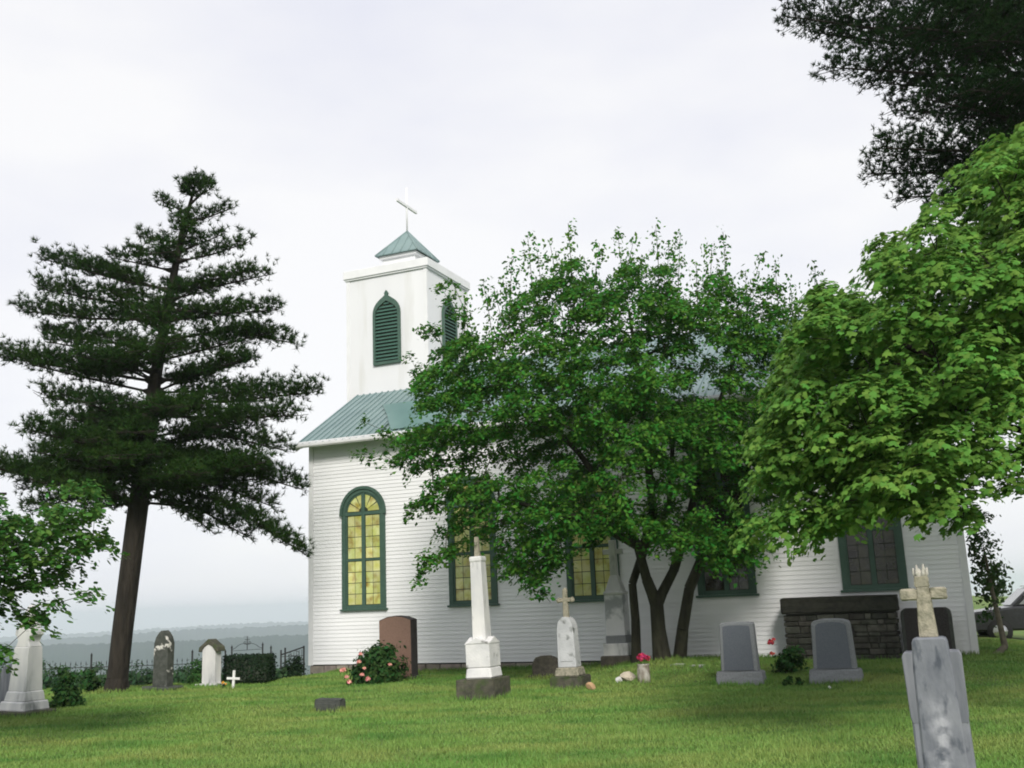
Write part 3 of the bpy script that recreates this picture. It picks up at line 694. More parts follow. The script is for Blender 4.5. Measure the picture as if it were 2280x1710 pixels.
t = stone('headstone', 'weathered grey slab headstone cut by the photo edge beside the urn monument', 'headstone', (-10.02, 20.75), tilt=(0, R(2)))
o_ = [(-.27, -.05), (.27, -.05), (.26, .80), (.18, .92), (0, .97), (-.18, .92), (-.26, .80)]
MB().prism(o_, -.08, .08, bev=.015).build('slab', M_GMARBLE, t); MB().box(-.36, .36, -.18, .18, -.06, .14, bev=.02).build('base', M_BROWNST, t)

# dark stained tablet near the pine
t = stone('headstone', 'tall blackened headstone with white patches and rounded peak near the big pine', 'headstone', (-8.42, 24.75), tilt=(0, R(1.0)))
MB().box(-.40, .40, -.28, .28, -.08, .13, bev=.03).rough(.006, 2, 1).build('base', M_DARKST, t)
o_ = [(-.21, .12), (.21, .12), (.21, 1.10), (.16, 1.24), (.08, 1.34), (0, 1.40), (-.08, 1.34), (-.16, 1.24), (-.21, 1.10)]
MB().prism(o_, -.12, .12, bev=.015).build('tablet', M_STAINED, t)
# white tablet with a dark gabled hood
t = stone('headstone', 'white tablet headstone under a dark mossy gabled hood in front of the hedge', 'headstone', (-7.62, 25.9), tilt=(R(-1), R(-1)))
MB().box(-.33, .33, -.22, .22, -.08, .09, bev=.02).build('base', M_WMARBLE2, t)
MB().prism([(-.20, .08), (.20, .08), (.195, .92), (0, 1.04), (-.195, .92)], -.12, .12, bev=.01).build('tablet', M_WMARBLE2, t)
b = MB(); b.prism([(-.30, .84), (-.28, .95), (-.12, 1.06), (0, 1.15), (.12, 1.06), (.28, .95), (.30, .84), (.22, .84), (.12, .96), (0, 1.02), (-.12, .96), (-.22, .84)], -.15, .15, bev=.012); b.build('hood', M_MOSSBASE, t)
# small white wooden cross
t = stone('grave_cross', 'small plain white wooden cross in front of the dark hedge', 'cross', (-6.88, 25.15), tilt=(0, R(3)), rz=ROT * .4)
MB().box(-.03, .03, -.018, .018, -.08, .43, bev=.004).build('upright', M_WHITE, t); MB().box(-.165, .165, -.034, -.0185, .22, .275, bev=.004).build('crossbar', M_WHITE, t)

# small things in the grass
def rock(name, label, cat, pos, size, m, seed, **k):
    o = MB().rock((0, 0, size[2] * .36), size, seed).build(name, m, None, (pos[0], pos[1], Hs(pos[0], pos[1]))); tag(o, label, cat, **k)
rock('rock', 'peach coloured rock at the foot of the budded cross monument', 'rock', (1.28, 20.42), (.20, .16, .17), M_PEACH, 4)
rock('rock', 'cream rock lying beside the crimson flower jar', 'rock', (2.15, 21.9), (.34, .24, .22), M_CREAM, 16)
rock('rock', 'small white rock next to the cream rock', 'rock', (1.93, 21.75), (.16, .14, .13), M_WHITE, 8)
rock('rock', 'tiny white rock in the grass before the arch-topped granite stone', 'rock', (5.47, 19.1), (.06, .05, .06), M_WHITE, 9)
for i, (px_, lab) in enumerate((((3.42, 23.2), 'pale flat stone plaque in the grass, nearer the leafy tree trunk'), ((3.78, 23.05), 'pale flat stone plaque in the grass, nearer the flat-topped granite headstone'))):
    t = stone('flat_marker', lab, 'grave marker', px_, group='flat plaques in the lawn')
    MB().box(-.15, .15, -.10, .10, -.03, .045, bev=.008).build('plaque', M_PLAQUE, t); MB().box(-.19, .19, -.14, .14, -.03, .028, bev=.006).build('border', M_GRANITE, t)

# iron gateway, fence and gate leaf
def iron(name, label, cat, pos, rz): return thing(name, label, cat, (pos[0], pos[1], Hs(pos[0], pos[1])), rz)
g0 = (-6.98, 27.2); t = iron('iron_gateway', 'black wrought iron gateway with scrolled arch beyond the hedge', 'gateway', g0, ROT * .3)
t.scale = (.74, 1, .60)
for x, h in ((-.95, 1.25), (-.72, 1.42), (.40, 1.50), (.70, 1.36)):
    b = MB(); b.box(x - .018, x + .018, -.016, .016, -.5, h); b.lathe([(.035, h), (.035, h + .03), (.012, h + .10), (.002, h + .14)], 8, (x, 0)); b.build('post', M_IRON, t)
for z in (.35, .75, 1.1):
    MB().tube([(.40, 0, z), (.70, 0, z)], .010, 6).build('brace', M_IRON, t); MB().tube([(-.95, 0, z), (-.72, 0, z)], .010, 6).build('brace', M_IRON, t)
MB().tube([(-.72, 0, 1.30), (.40, 0, 1.34)], .010, 6).build('arch', M_IRON, t)
MB().tube([(-.72, 0, 1.34)] + [(-.16 + .44 * math.cos(a), 0, 1.34 + .27 * math.sin(a)) for a in np.linspace(PA - .35, .35, 12)] + [(.40, 0, 1.38)], .010, 6).build('arch', M_IRON, t)
b = MB(); b.tube([(-.16, 0, 1.34), (-.16, 0, 1.90)], .012, 6); b.tube([(-.25, 0, 1.76), (-.07, 0, 1.76)], .011, 6)
for s in (-1, 1): b.tube([(-.16 + s * (.03 + .10 * math.sin(a)), 0, 1.62 + .07 * math.cos(a)) for a in np.linspace(0, 5, 12)], .009, 5)
b.build('ornament', M_IRON, t)
gl = (-6.22, 28.45); t = iron('iron_gate', 'dark open iron gate leaf with diagonal brace at the church corner', 'gate', gl, R(20))
t.scale = (.78, 1, .66)
for x, h in ((-.36, 1.22), (-.22, 1.30), (.42, 1.34)): MB().box(x - .025, x + .025, -.025, .025, -.3, h).build('post', M_IRON, t)
MB().tube([(-.38, 0, 1.02), (.44, 0, 1.30)], .03, 6).build('brace', M_IRON, t)
for z in (.95, .55, .2): MB().tube([(-.36, 0, z), (.44, 0, z)], .012, 6).build('rail', M_IRON, t)
for k in range(6): MB().tube([(-.10 + k * .09, 0, .1), (-.10 + k * .09, 0, 1.05 + k * .03)], .009, 5).build('picket', M_IRON, t)
b = MB(); b.tube([(.1 + .16 * math.cos(a), 0, 1.06 + .10 * math.sin(a)) for a in np.linspace(0, 6.28, 14)], .010, 5); b.build('scroll', M_IRON, t)

t = thing('iron_fence', 'thin black iron picket fence along the edge of the churchyard', 'fence', (-16.0, 26.3, 0))
FA, FB = np.array([-16.0, 26.3]), np.array([-7.75, 27.6]); FLn = np.linalg.norm(FB - FA); FD = (FB - FA) / FLn
pick = MB(); pick.tube([(0, 0, -.25), (0, 0, .60)], .006, 5); pick.lathe([(.011, .59), (.013, .61), (.001, .68)], 5); pick_me = pick.mesh('picket'); pick_me.materials.append(M_IRON)
post = MB(); post.box(-.018, .018, -.018, .018, -.4, .80); post.lathe([(.024, .80), (.028, .83), (.002, .88)], 6); post_me = post.mesh('post'); post_me.materials.append(M_IRON)
def fz(q): return Hs(q[0], q[1])
s = 0; k = 0
while s < FLn:
    q = FA + FD * s
    link('post' if k % 20 == 0 else 'picket', post_me if k % 20 == 0 else pick_me, None, t, (q[0] - FA[0], q[1] - FA[1], fz(q)))
    s += .125; k += 1
for zz in (.12, .52):
    MB().tube([(FD[0] * s - 0, FD[1] * s, fz(FA + FD * s) + zz) for s in np.linspace(0, FLn, 16)], .009, 5).build('rail', M_IRON, t)

# parked car beyond the sapling
cp = at(2330, 1400, 31.0); t = thing('parked_car', 'dark parked car cut by the photo edge beyond the sapling', 'car', (cp[0], cp[1], Hs(cp[0], cp[1])), R(-14))
GZ = .0
body = [(-2.25, .42), (-2.28, .70), (-2.2, .88), (-1.0, 1.02), (-.9, 1.03), (2.1, 1.05), (2.25, .95), (2.28, .5), (2.15, .36), (-2.1, .34)]
MB().prism(body, -.88, .88, bev=.06).build('body', M_CAR, t)
cab = [(-1.0, 1.0), (-.42, 1.52), (-.2, 1.58), (1.5, 1.58), (1.75, 1.50), (2.15, 1.0)]
MB().prism(cab, -.76, .76, bev=.06).build('cabin', M_CAR, t)
MB().box(-.42, 1.66, -.70, .70, 1.575, 1.605, bev=.012).build('roof', mat('car_roof_sky_sheen', (.55, .56, .58), (.5, .5, .52), rough=.3, scale=3), t)  # sky reflection on the dark roof painted as a pale sheet
for s in (-1, 1):
    for w4 in ([(-.80, 1.08), (-.36, 1.48), (.38, 1.50), (.38, 1.08)], [(.46, 1.08), (.46, 1.50), (1.4, 1.50), (1.62, 1.42), (1.9, 1.08)]):
        MB().prism(w4, s * .762, s * .770).build('side_window', M_CARGL, t)
    for x in (-1.42, 1.42):
        b = MB(); b.tube([(x, s * .70, .34), (x, s * .90, .34)], .34, 20); wh = b.build('wheel', M_TYRE, t)
        MB().tube([(x, s * .895, .34), (x, s * .915, .34)], .20, 14).build('hubcap', M_CHROME, wh)
MB().prism([(-.95, -.66), (-.95, .66), (-.45, .60), (-.45, -.60)], 0, .01, plane='xy')
b = MB(); bb = bmesh.new(); q = [bb.verts.new(v) for v in ((-.985, -.66, 1.05), (-.985, .66, 1.05), (-.475, .60, 1.50), (-.475, -.60, 1.50))]; bb.faces.new(q); b._join(bb)
for v in b.bm.verts: v.co += Vector((-.035, 0, .02))
b.build('windscreen', M_CARGL, t)
for s in (-1, 1): MB().box(-2.305, -2.26, s * .62 - .16, s * .62 + .16, .66, .80, bev=.01).build('headlight', M_CHROME, t)

# ------------------------------------------------------------------ plants
def leaves_np(P, Nn, size, rg, kind='diamond', droop=0.0, flat=0.0, jitter=.5):
    """Small leaf faces at points P with rough normals Nn -> vertices, triangles."""
    n = len(P)
    nr = Nn + rg.normal(size=(n, 3)) * jitter; nr[:, 2] += flat
    nr /= np.linalg.norm(nr, axis=1, keepdims=True) + 1e-9
    ax = rg.normal(size=(n, 3)); ax[:, 2] -= droop; ax -= nr * np.sum(ax * nr, 1, keepdims=True)
    ax /= np.linalg.norm(ax, axis=1, keepdims=True) + 1e-9
    bx = np.cross(nr, ax); s = size * rg.uniform(.55, 1.4, (n, 1))
    if kind == 'maple':
        tpl = [(0, .05, 0), (.5, .12, -.08), (.56, .70, -.10), (.18, .74, .03), (0, 1.12, -.10), (-.18, .74, .03), (-.56, .70, -.10), (-.5, .12, -.08)]
        tri = [(0, 1, 2), (0, 2, 3), (0, 3, 5), (3, 4, 5), (0, 5, 6), (0, 6, 7)]
    elif kind == 'oval':
        tpl = [(0, 0, 0), (.30, .32, -.05), (.24, .72, -.07), (0, 1, -.10), (-.24, .72, -.07), (-.30, .32, -.05)]; tri = [(0, 1, 5), (1, 2, 4), (1, 4, 5), (2, 3, 4)]
    else:
        tpl = [(0, 0, 0), (.30, .48, -.07), (0, 1, -.05), (-.30, .48, -.07)]; tri = [(0, 1, 3), (1, 2, 3)]
    tp = np.array(tpl); tr = np.array(tri); k = len(tp)
    V = P[:, None, :] + s[:, :, None] * (tp[None, :, 0:1] * bx[:, None, :] + (tp[None, :, 1:2] - .4) * ax[:, None, :] + tp[None, :, 2:3] * nr[:, None, :])
    T = (np.arange(n) * k)[:, None, None] + tr[None]
    return V.reshape(-1, 3), T.reshape(-1, 3)

def needles_np(P, D, length, width, count, rg, spread=.75):
    """Tufts of needles: at each P a spray of thin triangles about direction D."""
    n = len(P); P = np.repeat(P, count, 0); D = np.repeat(D, count, 0)
    d = D + rg.normal(size=D.shape) * spread; d /= np.linalg.norm(d, axis=1, keepdims=True) + 1e-9
    side = np.cross(d, rg.normal(size=d.shape)); side /= np.linalg.norm(side, axis=1, keepdims=True) + 1e-9
    L_ = length * rg.uniform(.7, 1.2, (len(P), 1)); w_ = width
    V = np.stack([P + side * w_, P - side * w_, P + d * L_], 1).reshape(-1, 3)
    return V, np.arange(len(V)).reshape(-1, 3)

def edges_tube(A, B, ra, rb, n=6):
    """Tapered tubes for many edges at once."""
    A = np.asarray(A); B = np.asarray(B); d = B - A; ln = np.linalg.norm(d, axis=1, keepdims=True) + 1e-9; d = d / ln
    ref = np.where(np.abs(d[:, 2:3]) > .9, np.array([[1.0, 0, 0]]), np.array([[0, 0, 1.0]])); a = np.cross(d, ref); a /= np.linalg.norm(a, axis=1, keepdims=True); c = np.cross(d, a)
    B = B + np.where(rb[:, None] < .03, d * np.minimum(rb[:, None] * .6, ln * .3), 0)
    th = np.arange(n) * 2 * np.pi / n; cs, sn = np.cos(th), np.sin(th)
    ring_ = a[:, None, :] * cs[None, :, None] + c[:, None, :] * sn[None, :, None]
    V = np.concatenate([A[:, None, :] + ring_ * ra[:, None, None], B[:, None, :] + ring_ * rb[:, None, None]], 1).reshape(-1, 3)
    k = np.arange(n); q = np.stack([k, (k + 1) % n, n + (k + 1) % n, n + k], -1)
    T = (np.arange(len(A)) * 2 * n)[:, None, None] + q[None]
    return V, T.reshape(-1, 4)

def in_poly(u, v, poly):
    poly = np.array(poly, float); x1, y1 = poly[:, 0], poly[:, 1]; x2, y2 = np.roll(x1, -1), np.roll(y1, -1)
    c = ((y1[None] > v[:, None]) != (y2[None] > v[:, None])) & (u[:, None] < (x2 - x1)[None] * (v[:, None] - y1[None]) / ((y2 - y1)[None] + 1e-9) + x1[None])
    return c.sum(1) % 2 == 1

class Skeleton:
    """Main stems plus branches grown to reach every leaf cluster."""
    def __init__(s): s.p = []; s.par = []; s.fix = []
    def chain(s, pts, radii, parent=-1, step=.25):
        pts = np.array(pts, float); last = parent
        for i in range(len(pts)):
            if i == 0:
                if parent < 0: s.p.append(pts[0]); s.par.append(-1); s.fix.append(radii[0]); last = len(s.p) - 1
                continue
            n = max(1, int(np.linalg.norm(pts[i] - pts[i - 1]) / step))
            for k in range(1, n + 1):
                f = k / n; s.p.append(pts[i - 1] + (pts[i] - pts[i - 1]) * f); s.par.append(last); s.fix.append(radii[i - 1] + (radii[i] - radii[i - 1]) * f); last = len(s.p) - 1
        return last
    def near(s, q): return int(np.argmin(np.linalg.norm(np.array(s.p) - np.array(q), axis=1)))
    def reach(s, centers, rg, step=.3, wig=.06, lift=.15, start=0):
        main = np.array(s.p); d0 = np.min(np.linalg.norm(centers[:, None] - main[None], axis=2), 1)
        ends = []
        for ci in np.argsort(d0):
            c = centers[ci]; P = np.array(s.p); d = P - c; dist = np.linalg.norm(d, axis=1) + np.maximum(0, P[:, 2] - c[2] + .1) * .7
            j = start + int(np.argmin(dist[start:])); a = P[j]; ln = np.linalg.norm(c - a); n = max(1, int(ln / step)); last = j
            off = rg.normal(size=3) * wig * ln + np.array([0, 0, lift * ln * .5])
            for k in range(1, n + 1):
                f = k / n; q = a + (c - a) * f + off * math.sin(math.pi * f)
                s.p.append(q); s.par.append(last); s.fix.append(0.0); last = len(s.p) - 1
            ends.append(last)
        return ends
    def mesh(s, name, twig=.006, n=6, expo=.46):
        P = np.array(s.p); par = np.array(s.par); cnt = np.zeros(len(P))
        kids = np.bincount(par[par >= 0], minlength=len(P)); cnt[kids == 0] = 1
        for i in range(len(P) - 1, -1, -1):
            if par[i] >= 0: cnt[par[i]] += cnt[i]
        r = np.maximum(np.array(s.fix), twig * np.maximum(cnt, 1) ** expo)
        for i in range(len(P)):                          # never thicker than the limb it leaves
            if par[i] >= 0 and s.fix[i] == 0: r[i] = min(r[i], r[par[i]] * .92)
        e = np.where(par >= 0)[0]
        V, T = edges_tube(P[par[e]], P[e], np.where(np.array(s.fix)[e] > 0, r[par[e]], np.minimum(r[par[e]], r[e] * 1.25)), r[e], n)
        return mesh_np(name, V, T, True)

def in_church(P, pad=.16):
    q = to_local(P); x, y, z = q[:, 0], q[:, 1], q[:, 2]
    a = (x > -.9) & (x < LEN + .5) & (y > -pad) & (z < 6.85 + SLOPE * np.minimum(y, WID - y))
    b = (x > -.5) & (x < LEN + .5) & (y > -.70) & (z > 6.1) & (z < 6.95 + SLOPE * y)
    c = (x > X0 - .2) & (x < X1 + .2) & (y > Y0 - .2) & (y < Y1 + .2) & (z < 13.2)
    return a | b | c

def crown_points(poly, depth, thick, n, rg, rim=.0):
    """Cluster centres spread through a crown whose outline matches the photographed one, with real depth."""
    poly = np.array(poly, float); lo, hi = poly.min(0), poly.max(0); cc, hw = (lo + hi) / 2, (hi - lo) / 2
    out_ = []
    while len(out_) < n:
        uv = rg.uniform(lo, hi, (4000, 2)); uv = uv[in_poly(uv[:, 0], uv[:, 1], poly)]
        rho = np.clip(1 - np.sum(((uv - cc) / (hw * 1.08)) ** 2, 1), .06, 1) ** .5
        dd = depth + thick * rho * rg.uniform(-1, 1, len(uv))
        for (u, v), d in zip(uv, dd): out_.append(at(u, v, d))
    return np.array(out_[:n])

def clusters_to_leaves(cen, mid, per, spread, rg, squash=.7):
    P = np.repeat(cen, per, 0); off = rg.normal(size=P.shape) * spread * rg.uniform(.6, 1.3, (len(cen), 1)).repeat(per, 0); off[:, 2] *= squash
    Nn = off / (np.linalg.norm(off, axis=1, keepdims=True) + 1e-9) * .8 + (P - mid) / (np.linalg.norm(P - mid, axis=1, keepdims=True) + 1e-9) * .6 + np.array([0, 0, .35])
    return P + off, Nn

def spaced(cen, dmin):
    """Thin points out so that no two stand closer than dmin."""
    keep = np.zeros((0, 3)); 
    for c in cen:
        if len(keep) == 0 or np.min(np.sum(((keep - c) * [1, 1, 1.25]) ** 2, 1)) > dmin * dmin: keep = np.concatenate([keep, c[None]])
    return keep

def gaps(cen, thr, scale, seed):
    """Drop the centres that fall in the hollows of a smooth random field, so a crown breaks into masses."""
    rg = np.random.default_rng(seed); v = np.zeros(len(cen))
    for k in range(7):
        d = rg.normal(size=3) * scale; d[2] *= 1.5; v += np.sin(cen @ d + rg.uniform(0, 6.3))
    return cen[v > thr]

def plates(cen, axis, per, rad, rg, drop=.5, dome=1.5, thick=.035):
    """Each centre becomes a drooping domed spray of leaves, tops to the light, hollow beneath."""
    n = len(cen); P = np.repeat(cen, per, 0); ow = cen[:, :2] - np.asarray(axis)[None]; ow /= np.linalg.norm(ow, axis=1, keepdims=True) + 1e-9
    sc_ = rg.uniform(.6, 1.25, n).repeat(per); ow = np.repeat(ow, per, 0); R0 = rad * sc_
    lobe = 1 + .35 * np.sin(rg.uniform(0, 6.3, n).repeat(per) * 1 + 0)
    th = rg.uniform(0, 2 * np.pi, len(P)); ra = rg.uniform(0, 1, len(P)) ** .55 * R0 * (1 + .30 * np.sin(3 * th + rg.uniform(0, 6.3, n).repeat(per)) + .15 * np.sin(5 * th))
    ox, oy = ra * np.cos(th), ra * np.sin(th); al_ = ox * ow[:, 0] + oy * ow[:, 1]
    P = P + np.stack([ox, oy, -drop * al_ - dome * ra ** 2 + rg.normal(size=len(P)) * thick + .06 * np.sin(ox * 17 + oy * 13)], -1)
    Nn = np.stack([ow[:, 0] * drop + ox * 2 * dome, ow[:, 1] * drop + oy * 2 * dome, np.full(len(P), 1.0)], -1)
    return P, Nn / np.linalg.norm(Nn, axis=1, keepdims=True)

# ---- leafy tree in front of the church wall
rg = np.random.default_rng(21)
tb = np.array([TREE[0], TREE[1], Hs(*TREE) - .05])
t = thing('leafy_tree', 'spreading dark green multi-stemmed tree in front of the church', 'tree', tb)
APPLE = [(930, 905), (945, 830), (990, 770), (1060, 735), (1130, 720), (1165, 640), (1210, 600), (1270, 575), (1330, 650), (1390, 590), (1470, 565), (1530, 680), (1600, 600), (1650, 690), (1715, 635), (1760, 690), (1810, 660), (1810, 820), (1760, 1000), (1760, 1130), (1690, 1240), (1600, 1270), (1560, 1200), (1480, 1215), (1400, 1160), (1330, 1200), (1245, 1235), (1190, 1320), (1130, 1290), (1105, 1180), (1000, 1230), (965, 1260), (985, 1190), (1010, 1130), (930, 1130), (960, 1060), (880, 1030), (900, 990)]
cen = spaced(crown_points(APPLE, 22.0, 2.3, 3000, rg), .41)
# outlying sprays seen against wall and sky
extra = []
for u0, v0, u1, v1, d, k in [(930, 1040, 790, 1008, 21.6, 8), (900, 1000, 830, 940, 21.5, 6), (960, 1230, 935, 1300, 20.8, 6), (1010, 1225, 950, 1245, 20.8, 5), (1180, 1290, 1220, 1340, 20.9, 7), (950, 1110, 905, 1140, 21.3, 5), (940, 860, 910, 800, 22, 5), (1040, 720, 980, 640, 22, 7), (990, 740, 930, 735, 22, 6), (1560, 1130, 1500, 1240, 21.5, 8)]:
    for f in np.linspace(.1, 1, k): extra.append(at(u0 + (u1 - u0) * f + rg.normal() * 6, v0 + (v1 - v0) * f + rg.normal() * 6, d + rg.normal() * .15))
cen = gaps(cen, -1.6, 1.5, 3); cen = cen[~in_church(cen, .35)]; extra = np.array(extra); extra = extra[~in_church(extra, .2)]
dm = np.linalg.norm(cen[:, :2] - tb[:2], axis=1) + np.abs(cen[:, 2] - 1.2) * .3
cen = cen[(cen[:, 2] > 2.0) & ((dm > 1.3) | (cen[:, 2] > 3.2))]
sk = Skeleton(); q = lambda u, v, d: at(u, v, d)
f1 = sk.chain([tb, q(1466, 1400, 23.8), q(1462, 1345, 23.7)], [.24, .175, .165])
sk.chain([sk.p[f1], q(1440, 1290, 23.5), q(1420, 1215, 23.2), q(1370, 1120, 22.6), q(1290, 1010, 22.0), q(1180, 900, 21.8)], [.145, .125, .11, .09, .06, .03], f1)
sk.chain([sk.p[f1], q(1500, 1270, 23.6), q(1522, 1200, 23.4), q(1560, 1050, 23.2), q(1600, 900, 23.0), q(1650, 760, 22.9)], [.135, .115, .10, .08, .055, .03], f1)
j = sk.near(q(1430, 1250, 23.3)); sk.chain([sk.p[j], q(1455, 1150, 23.0), q(1440, 1000, 22.8), q(1420, 820, 22.6), q(1400, 690, 22.6)], [.13, .11, .09, .06, .03], j)
j = sk.near(q(1420, 1215, 23.2)); sk.chain([sk.p[j], q(1340, 1170, 22.2), q(1240, 1140, 21.4), q(1110, 1110, 20.9)], [.11, .09, .06, .03], j)
tb2 = tb + np.array([.42, .25, -.02]); f2 = sk.chain([tb2, q(1520, 1400, 24.0), q(1535, 1310, 23.9), q(1560, 1250, 23.7)], [.17, .14, .125, .115])
sk.chain([sk.p[f2], q(1600, 1160, 23.2), q(1660, 1050, 22.8), q(1730, 900, 22.6)], [.13, .11, .08, .03], f2)
tb3 = tb + np.array([-.55, .35, -.03]); f3 = sk.chain([tb3, q(1415, 1380, 24.1), q(1408, 1300, 24.0), q(1430, 1230, 23.9), q(1490, 1130, 23.5), q(1500, 950, 23)], [.13, .11, .10, .09, .08, .04])
ends = sk.reach(np.concatenate([cen, extra]), rg, start=12)
# upright shoots out of the top of the crown
SH_ = [(1265, 515, 22), (1225, 560, 22.3), (1195, 570, 21.8), (1140, 590, 22), (1375, 530, 22.4), (1335, 560, 21.8), (1460, 520, 22.2), (1515, 540, 22.5), (1490, 560, 22.1), (1430, 590, 22), (1610, 535, 22.4), (1585, 560, 22.1), (1695, 590, 22.6), (1725, 605, 22.3), (1815, 610, 22.6), (1760, 650, 22.3), (1550, 600, 22), (1300, 590, 22), (1075, 640, 22.1), (1100, 660, 21.9), (1120, 640, 22.3), (1660, 620, 22.5), (1035, 690, 22), (1005, 640, 21.8), (1175, 545, 22.3), (1410, 555, 22.1)]
shoot_pts = []
for u, v, d in SH_:
    tip = at(u, v - 18, d); base = at(u + rg.normal() * 18 + (1400 - u) * .06, v + rg.uniform(130, 190), d + rg.normal() * .1); j = sk.near(base)
    sk.chain([sk.p[j], base, base * .5 + tip * .5 + rg.normal(size=3) * .05, tip], [.012, .011, .008, .004], j)
    for f in np.linspace(0, 1, 26): shoot_pts.append(base + (tip - base) * f + rg.normal(size=3) * .10 * (1.25 - .7 * f))
me = sk.mesh('trunk', .0055); o = link('trunk', me, M_BARKG, t, -tb)
P, Nn = plates(cen, TREE, 165, .36, rg, drop=.35, dome=1.0, thick=.055)
P2, N2 = plates(extra, TREE, 42, .17, rg, drop=.2, dome=.6, thick=.06); P = np.concatenate([P, P2]); Nn = np.concatenate([Nn, N2])
S = np.array(shoot_pts); S = np.repeat(S, 7, 0) + rg.normal(size=(len(S) * 7, 3)) * .07
P = np.concatenate([P, S]); Nn = np.concatenate([Nn, rg.normal(size=S.shape)])
k = ~in_church(P, .08) & (P[:, 2] > 1.75); P, Nn = P[k], Nn[k]
V, T = leaves_np(P, Nn, .100, rg, 'diamond', droop=.4, jitter=.42)
link('crown', mesh_np('crown', V, T), L_APPLE, t, -tb, kind='stuff')

# ---- maple overhanging from the right
rg = np.random.default_rng(33)
mbse = np.array([7.6, 12.0, 0]); mbse[2] = Hs(7.6, 12.0) - .05
t = thing('maple_tree', 'bright green maple with layered leaves overhanging the churchyard', 'tree', mbse)
MAPLE = [(1685, 1100), (1690, 1010), (1700, 940), (1725, 860), (1745, 790), (1800, 725), (1815, 650), (1880, 635), (1890, 680), (1960, 700), (1985, 640), (1955, 600), (1955, 548), (2015, 545), (2055, 580), (2048, 480), (2075, 430), (2115, 470), (2125, 375), (2190, 400), (2200, 320), (2240, 340), (2290, 270), (2420, 160), (2480, 400), (2460, 800), (2420, 1060), (2280, 1105), (2220, 1140), (2150, 1165), (2080, 1180), (2020, 1140), (1960, 1110), (1900, 1120), (1860, 1150), (1820, 1200), (1780, 1160), (1720, 1185), (1685, 1145)]
MAPLE_OUT = [(2450, 250), (2440, -100), (2520, -420), (2760, -640), (3150, -640), (3450, -200), (3400, 400), (3000, 700), (2500, 600)]      # unseen rest of the crown, enlarged to shade the right-hand wall
cen = spaced(crown_points(MAPLE, 11.4, 1.9, 4200, rg), .31)
cen = gaps(cen, -1.1, 2.1, 5)
ph = 2.2 * np.sin(cen[:, 0] * 1.3 + .5) + 1.7 * np.sin(cen[:, 1] * 1.1); cen[:, 2] -= .085 * np.sin(2 * np.pi * cen[:, 2] / .58 + ph)      # tiers
outer = spaced(crown_points(MAPLE_OUT, 12.2, 2.8, 620, rg), .62)

sk = Skeleton()
f1 = sk.chain([mbse, mbse + [0, 0, 1.4], mbse + [-.1, 0, 2.4]], [.30, .24, .22])
for tip, r_ in (((5.2, 11.6, 3.6), .07), ((4.4, 11.2, 4.4), .05), ((5.0, 10.6, 5.2), .05), ((6.9, 12.5, 7.0), .13), ((9.6, 11.8, 5.5), .13), ((8.2, 10.2, 5.0), .1), ((5.4, 13.0, 4.6), .1), ((9.2, 13.3, 6.2), .1)):
    mid = (np.array(tip) + sk.p[f1]) / 2 + [0, 0, .35]; sk.chain([sk.p[f1], mid, tip], [.15, r_ * .8, .03], f1)
sk.reach(np.concatenate([cen, outer]), rg, lift=.3, start=8)
link('trunk', sk.mesh('trunk', .0045), M_BARK, t, -mbse)
P, Nn = plates(cen, (7.4, 11.8), 165, .29, rg, drop=.42, dome=1.5, thick=.03)
V, T = leaves_np(P, Nn, .065, rg, 'maple', droop=.9, jitter=.24)
P, Nn = plates(outer, (7.4, 11.8), 80, .6, rg, drop=.5, dome=.8, thick=.05)
V2, T2 = leaves_np(P, Nn, .21, rg, 'diamond', droop=.9, jitter=.24)
link('crown', mesh_np('crown', np.concatenate([V, V2]), np.concatenate([T, T2 + len(V)])), L_MAPLE, t, -mbse, kind='stuff')

# ---- overhanging leafy tree at the left edge
rg = np.random.default_rng(44)
eb = np.array([-9.6, 14.6, 0]); eb[2] = Hs(*eb[:2]) - .05
t = thing('leafy_tree', 'light green leafy tree reaching in over the urn monument', 'tree', eb)
ELM = [(-500, 900), (-250, 950), (-60, 1080), (20, 1140), (75, 1160), (130, 1120), (150, 1085), (205, 1080), (225, 1120), (195, 1165), (240, 1185), (245, 1215), (190, 1230), (160, 1250), (150, 1285), (115, 1290), (90, 1310), (55, 1320), (30, 1350), (0, 1370), (-60, 1370), (-200, 1330), (-450, 1300)]
cen = spaced(crown_points(ELM, 14.6, 1.3, 900, rg), .28)
cen = np.concatenate([cen, [at(70 + k * 4, 1365 + k * 5, 14.4) for k in range(4)], [at(u, v, 14.2) for u, v in ((4, 1452), (-12, 1465), (205, 1320), (120, 1345))]])
sk = Skeleton(); f1 = sk.chain([eb, eb + [.05, 0, 1.6], eb + [.1, 0, 3.0]], [.2, .16, .13])
for tip in ((-7.2, 14.4, 3.0), (-7.6, 15.2, 3.6), (-7.4, 13.8, 2.6), (-10.6, 14.6, 4.0)): sk.chain([sk.p[f1], (np.array(tip) + sk.p[f1]) / 2 + [0, 0, .3], tip], [.09, .06, .02], f1)
sk.reach(cen, rg, start=4); link('trunk', sk.mesh('trunk', .005), M_BARK, t, -eb)
P, Nn = plates(cen, eb[:2], 105, .25, rg, drop=.3, dome=1.2, thick=.04)
V, T = leaves_np(P, Nn, .085, rg, 'oval', droop=.5, flat=.4, jitter=.45); link('crown', mesh_np('crown', V, T), L_ELM, t, -eb, kind='stuff')

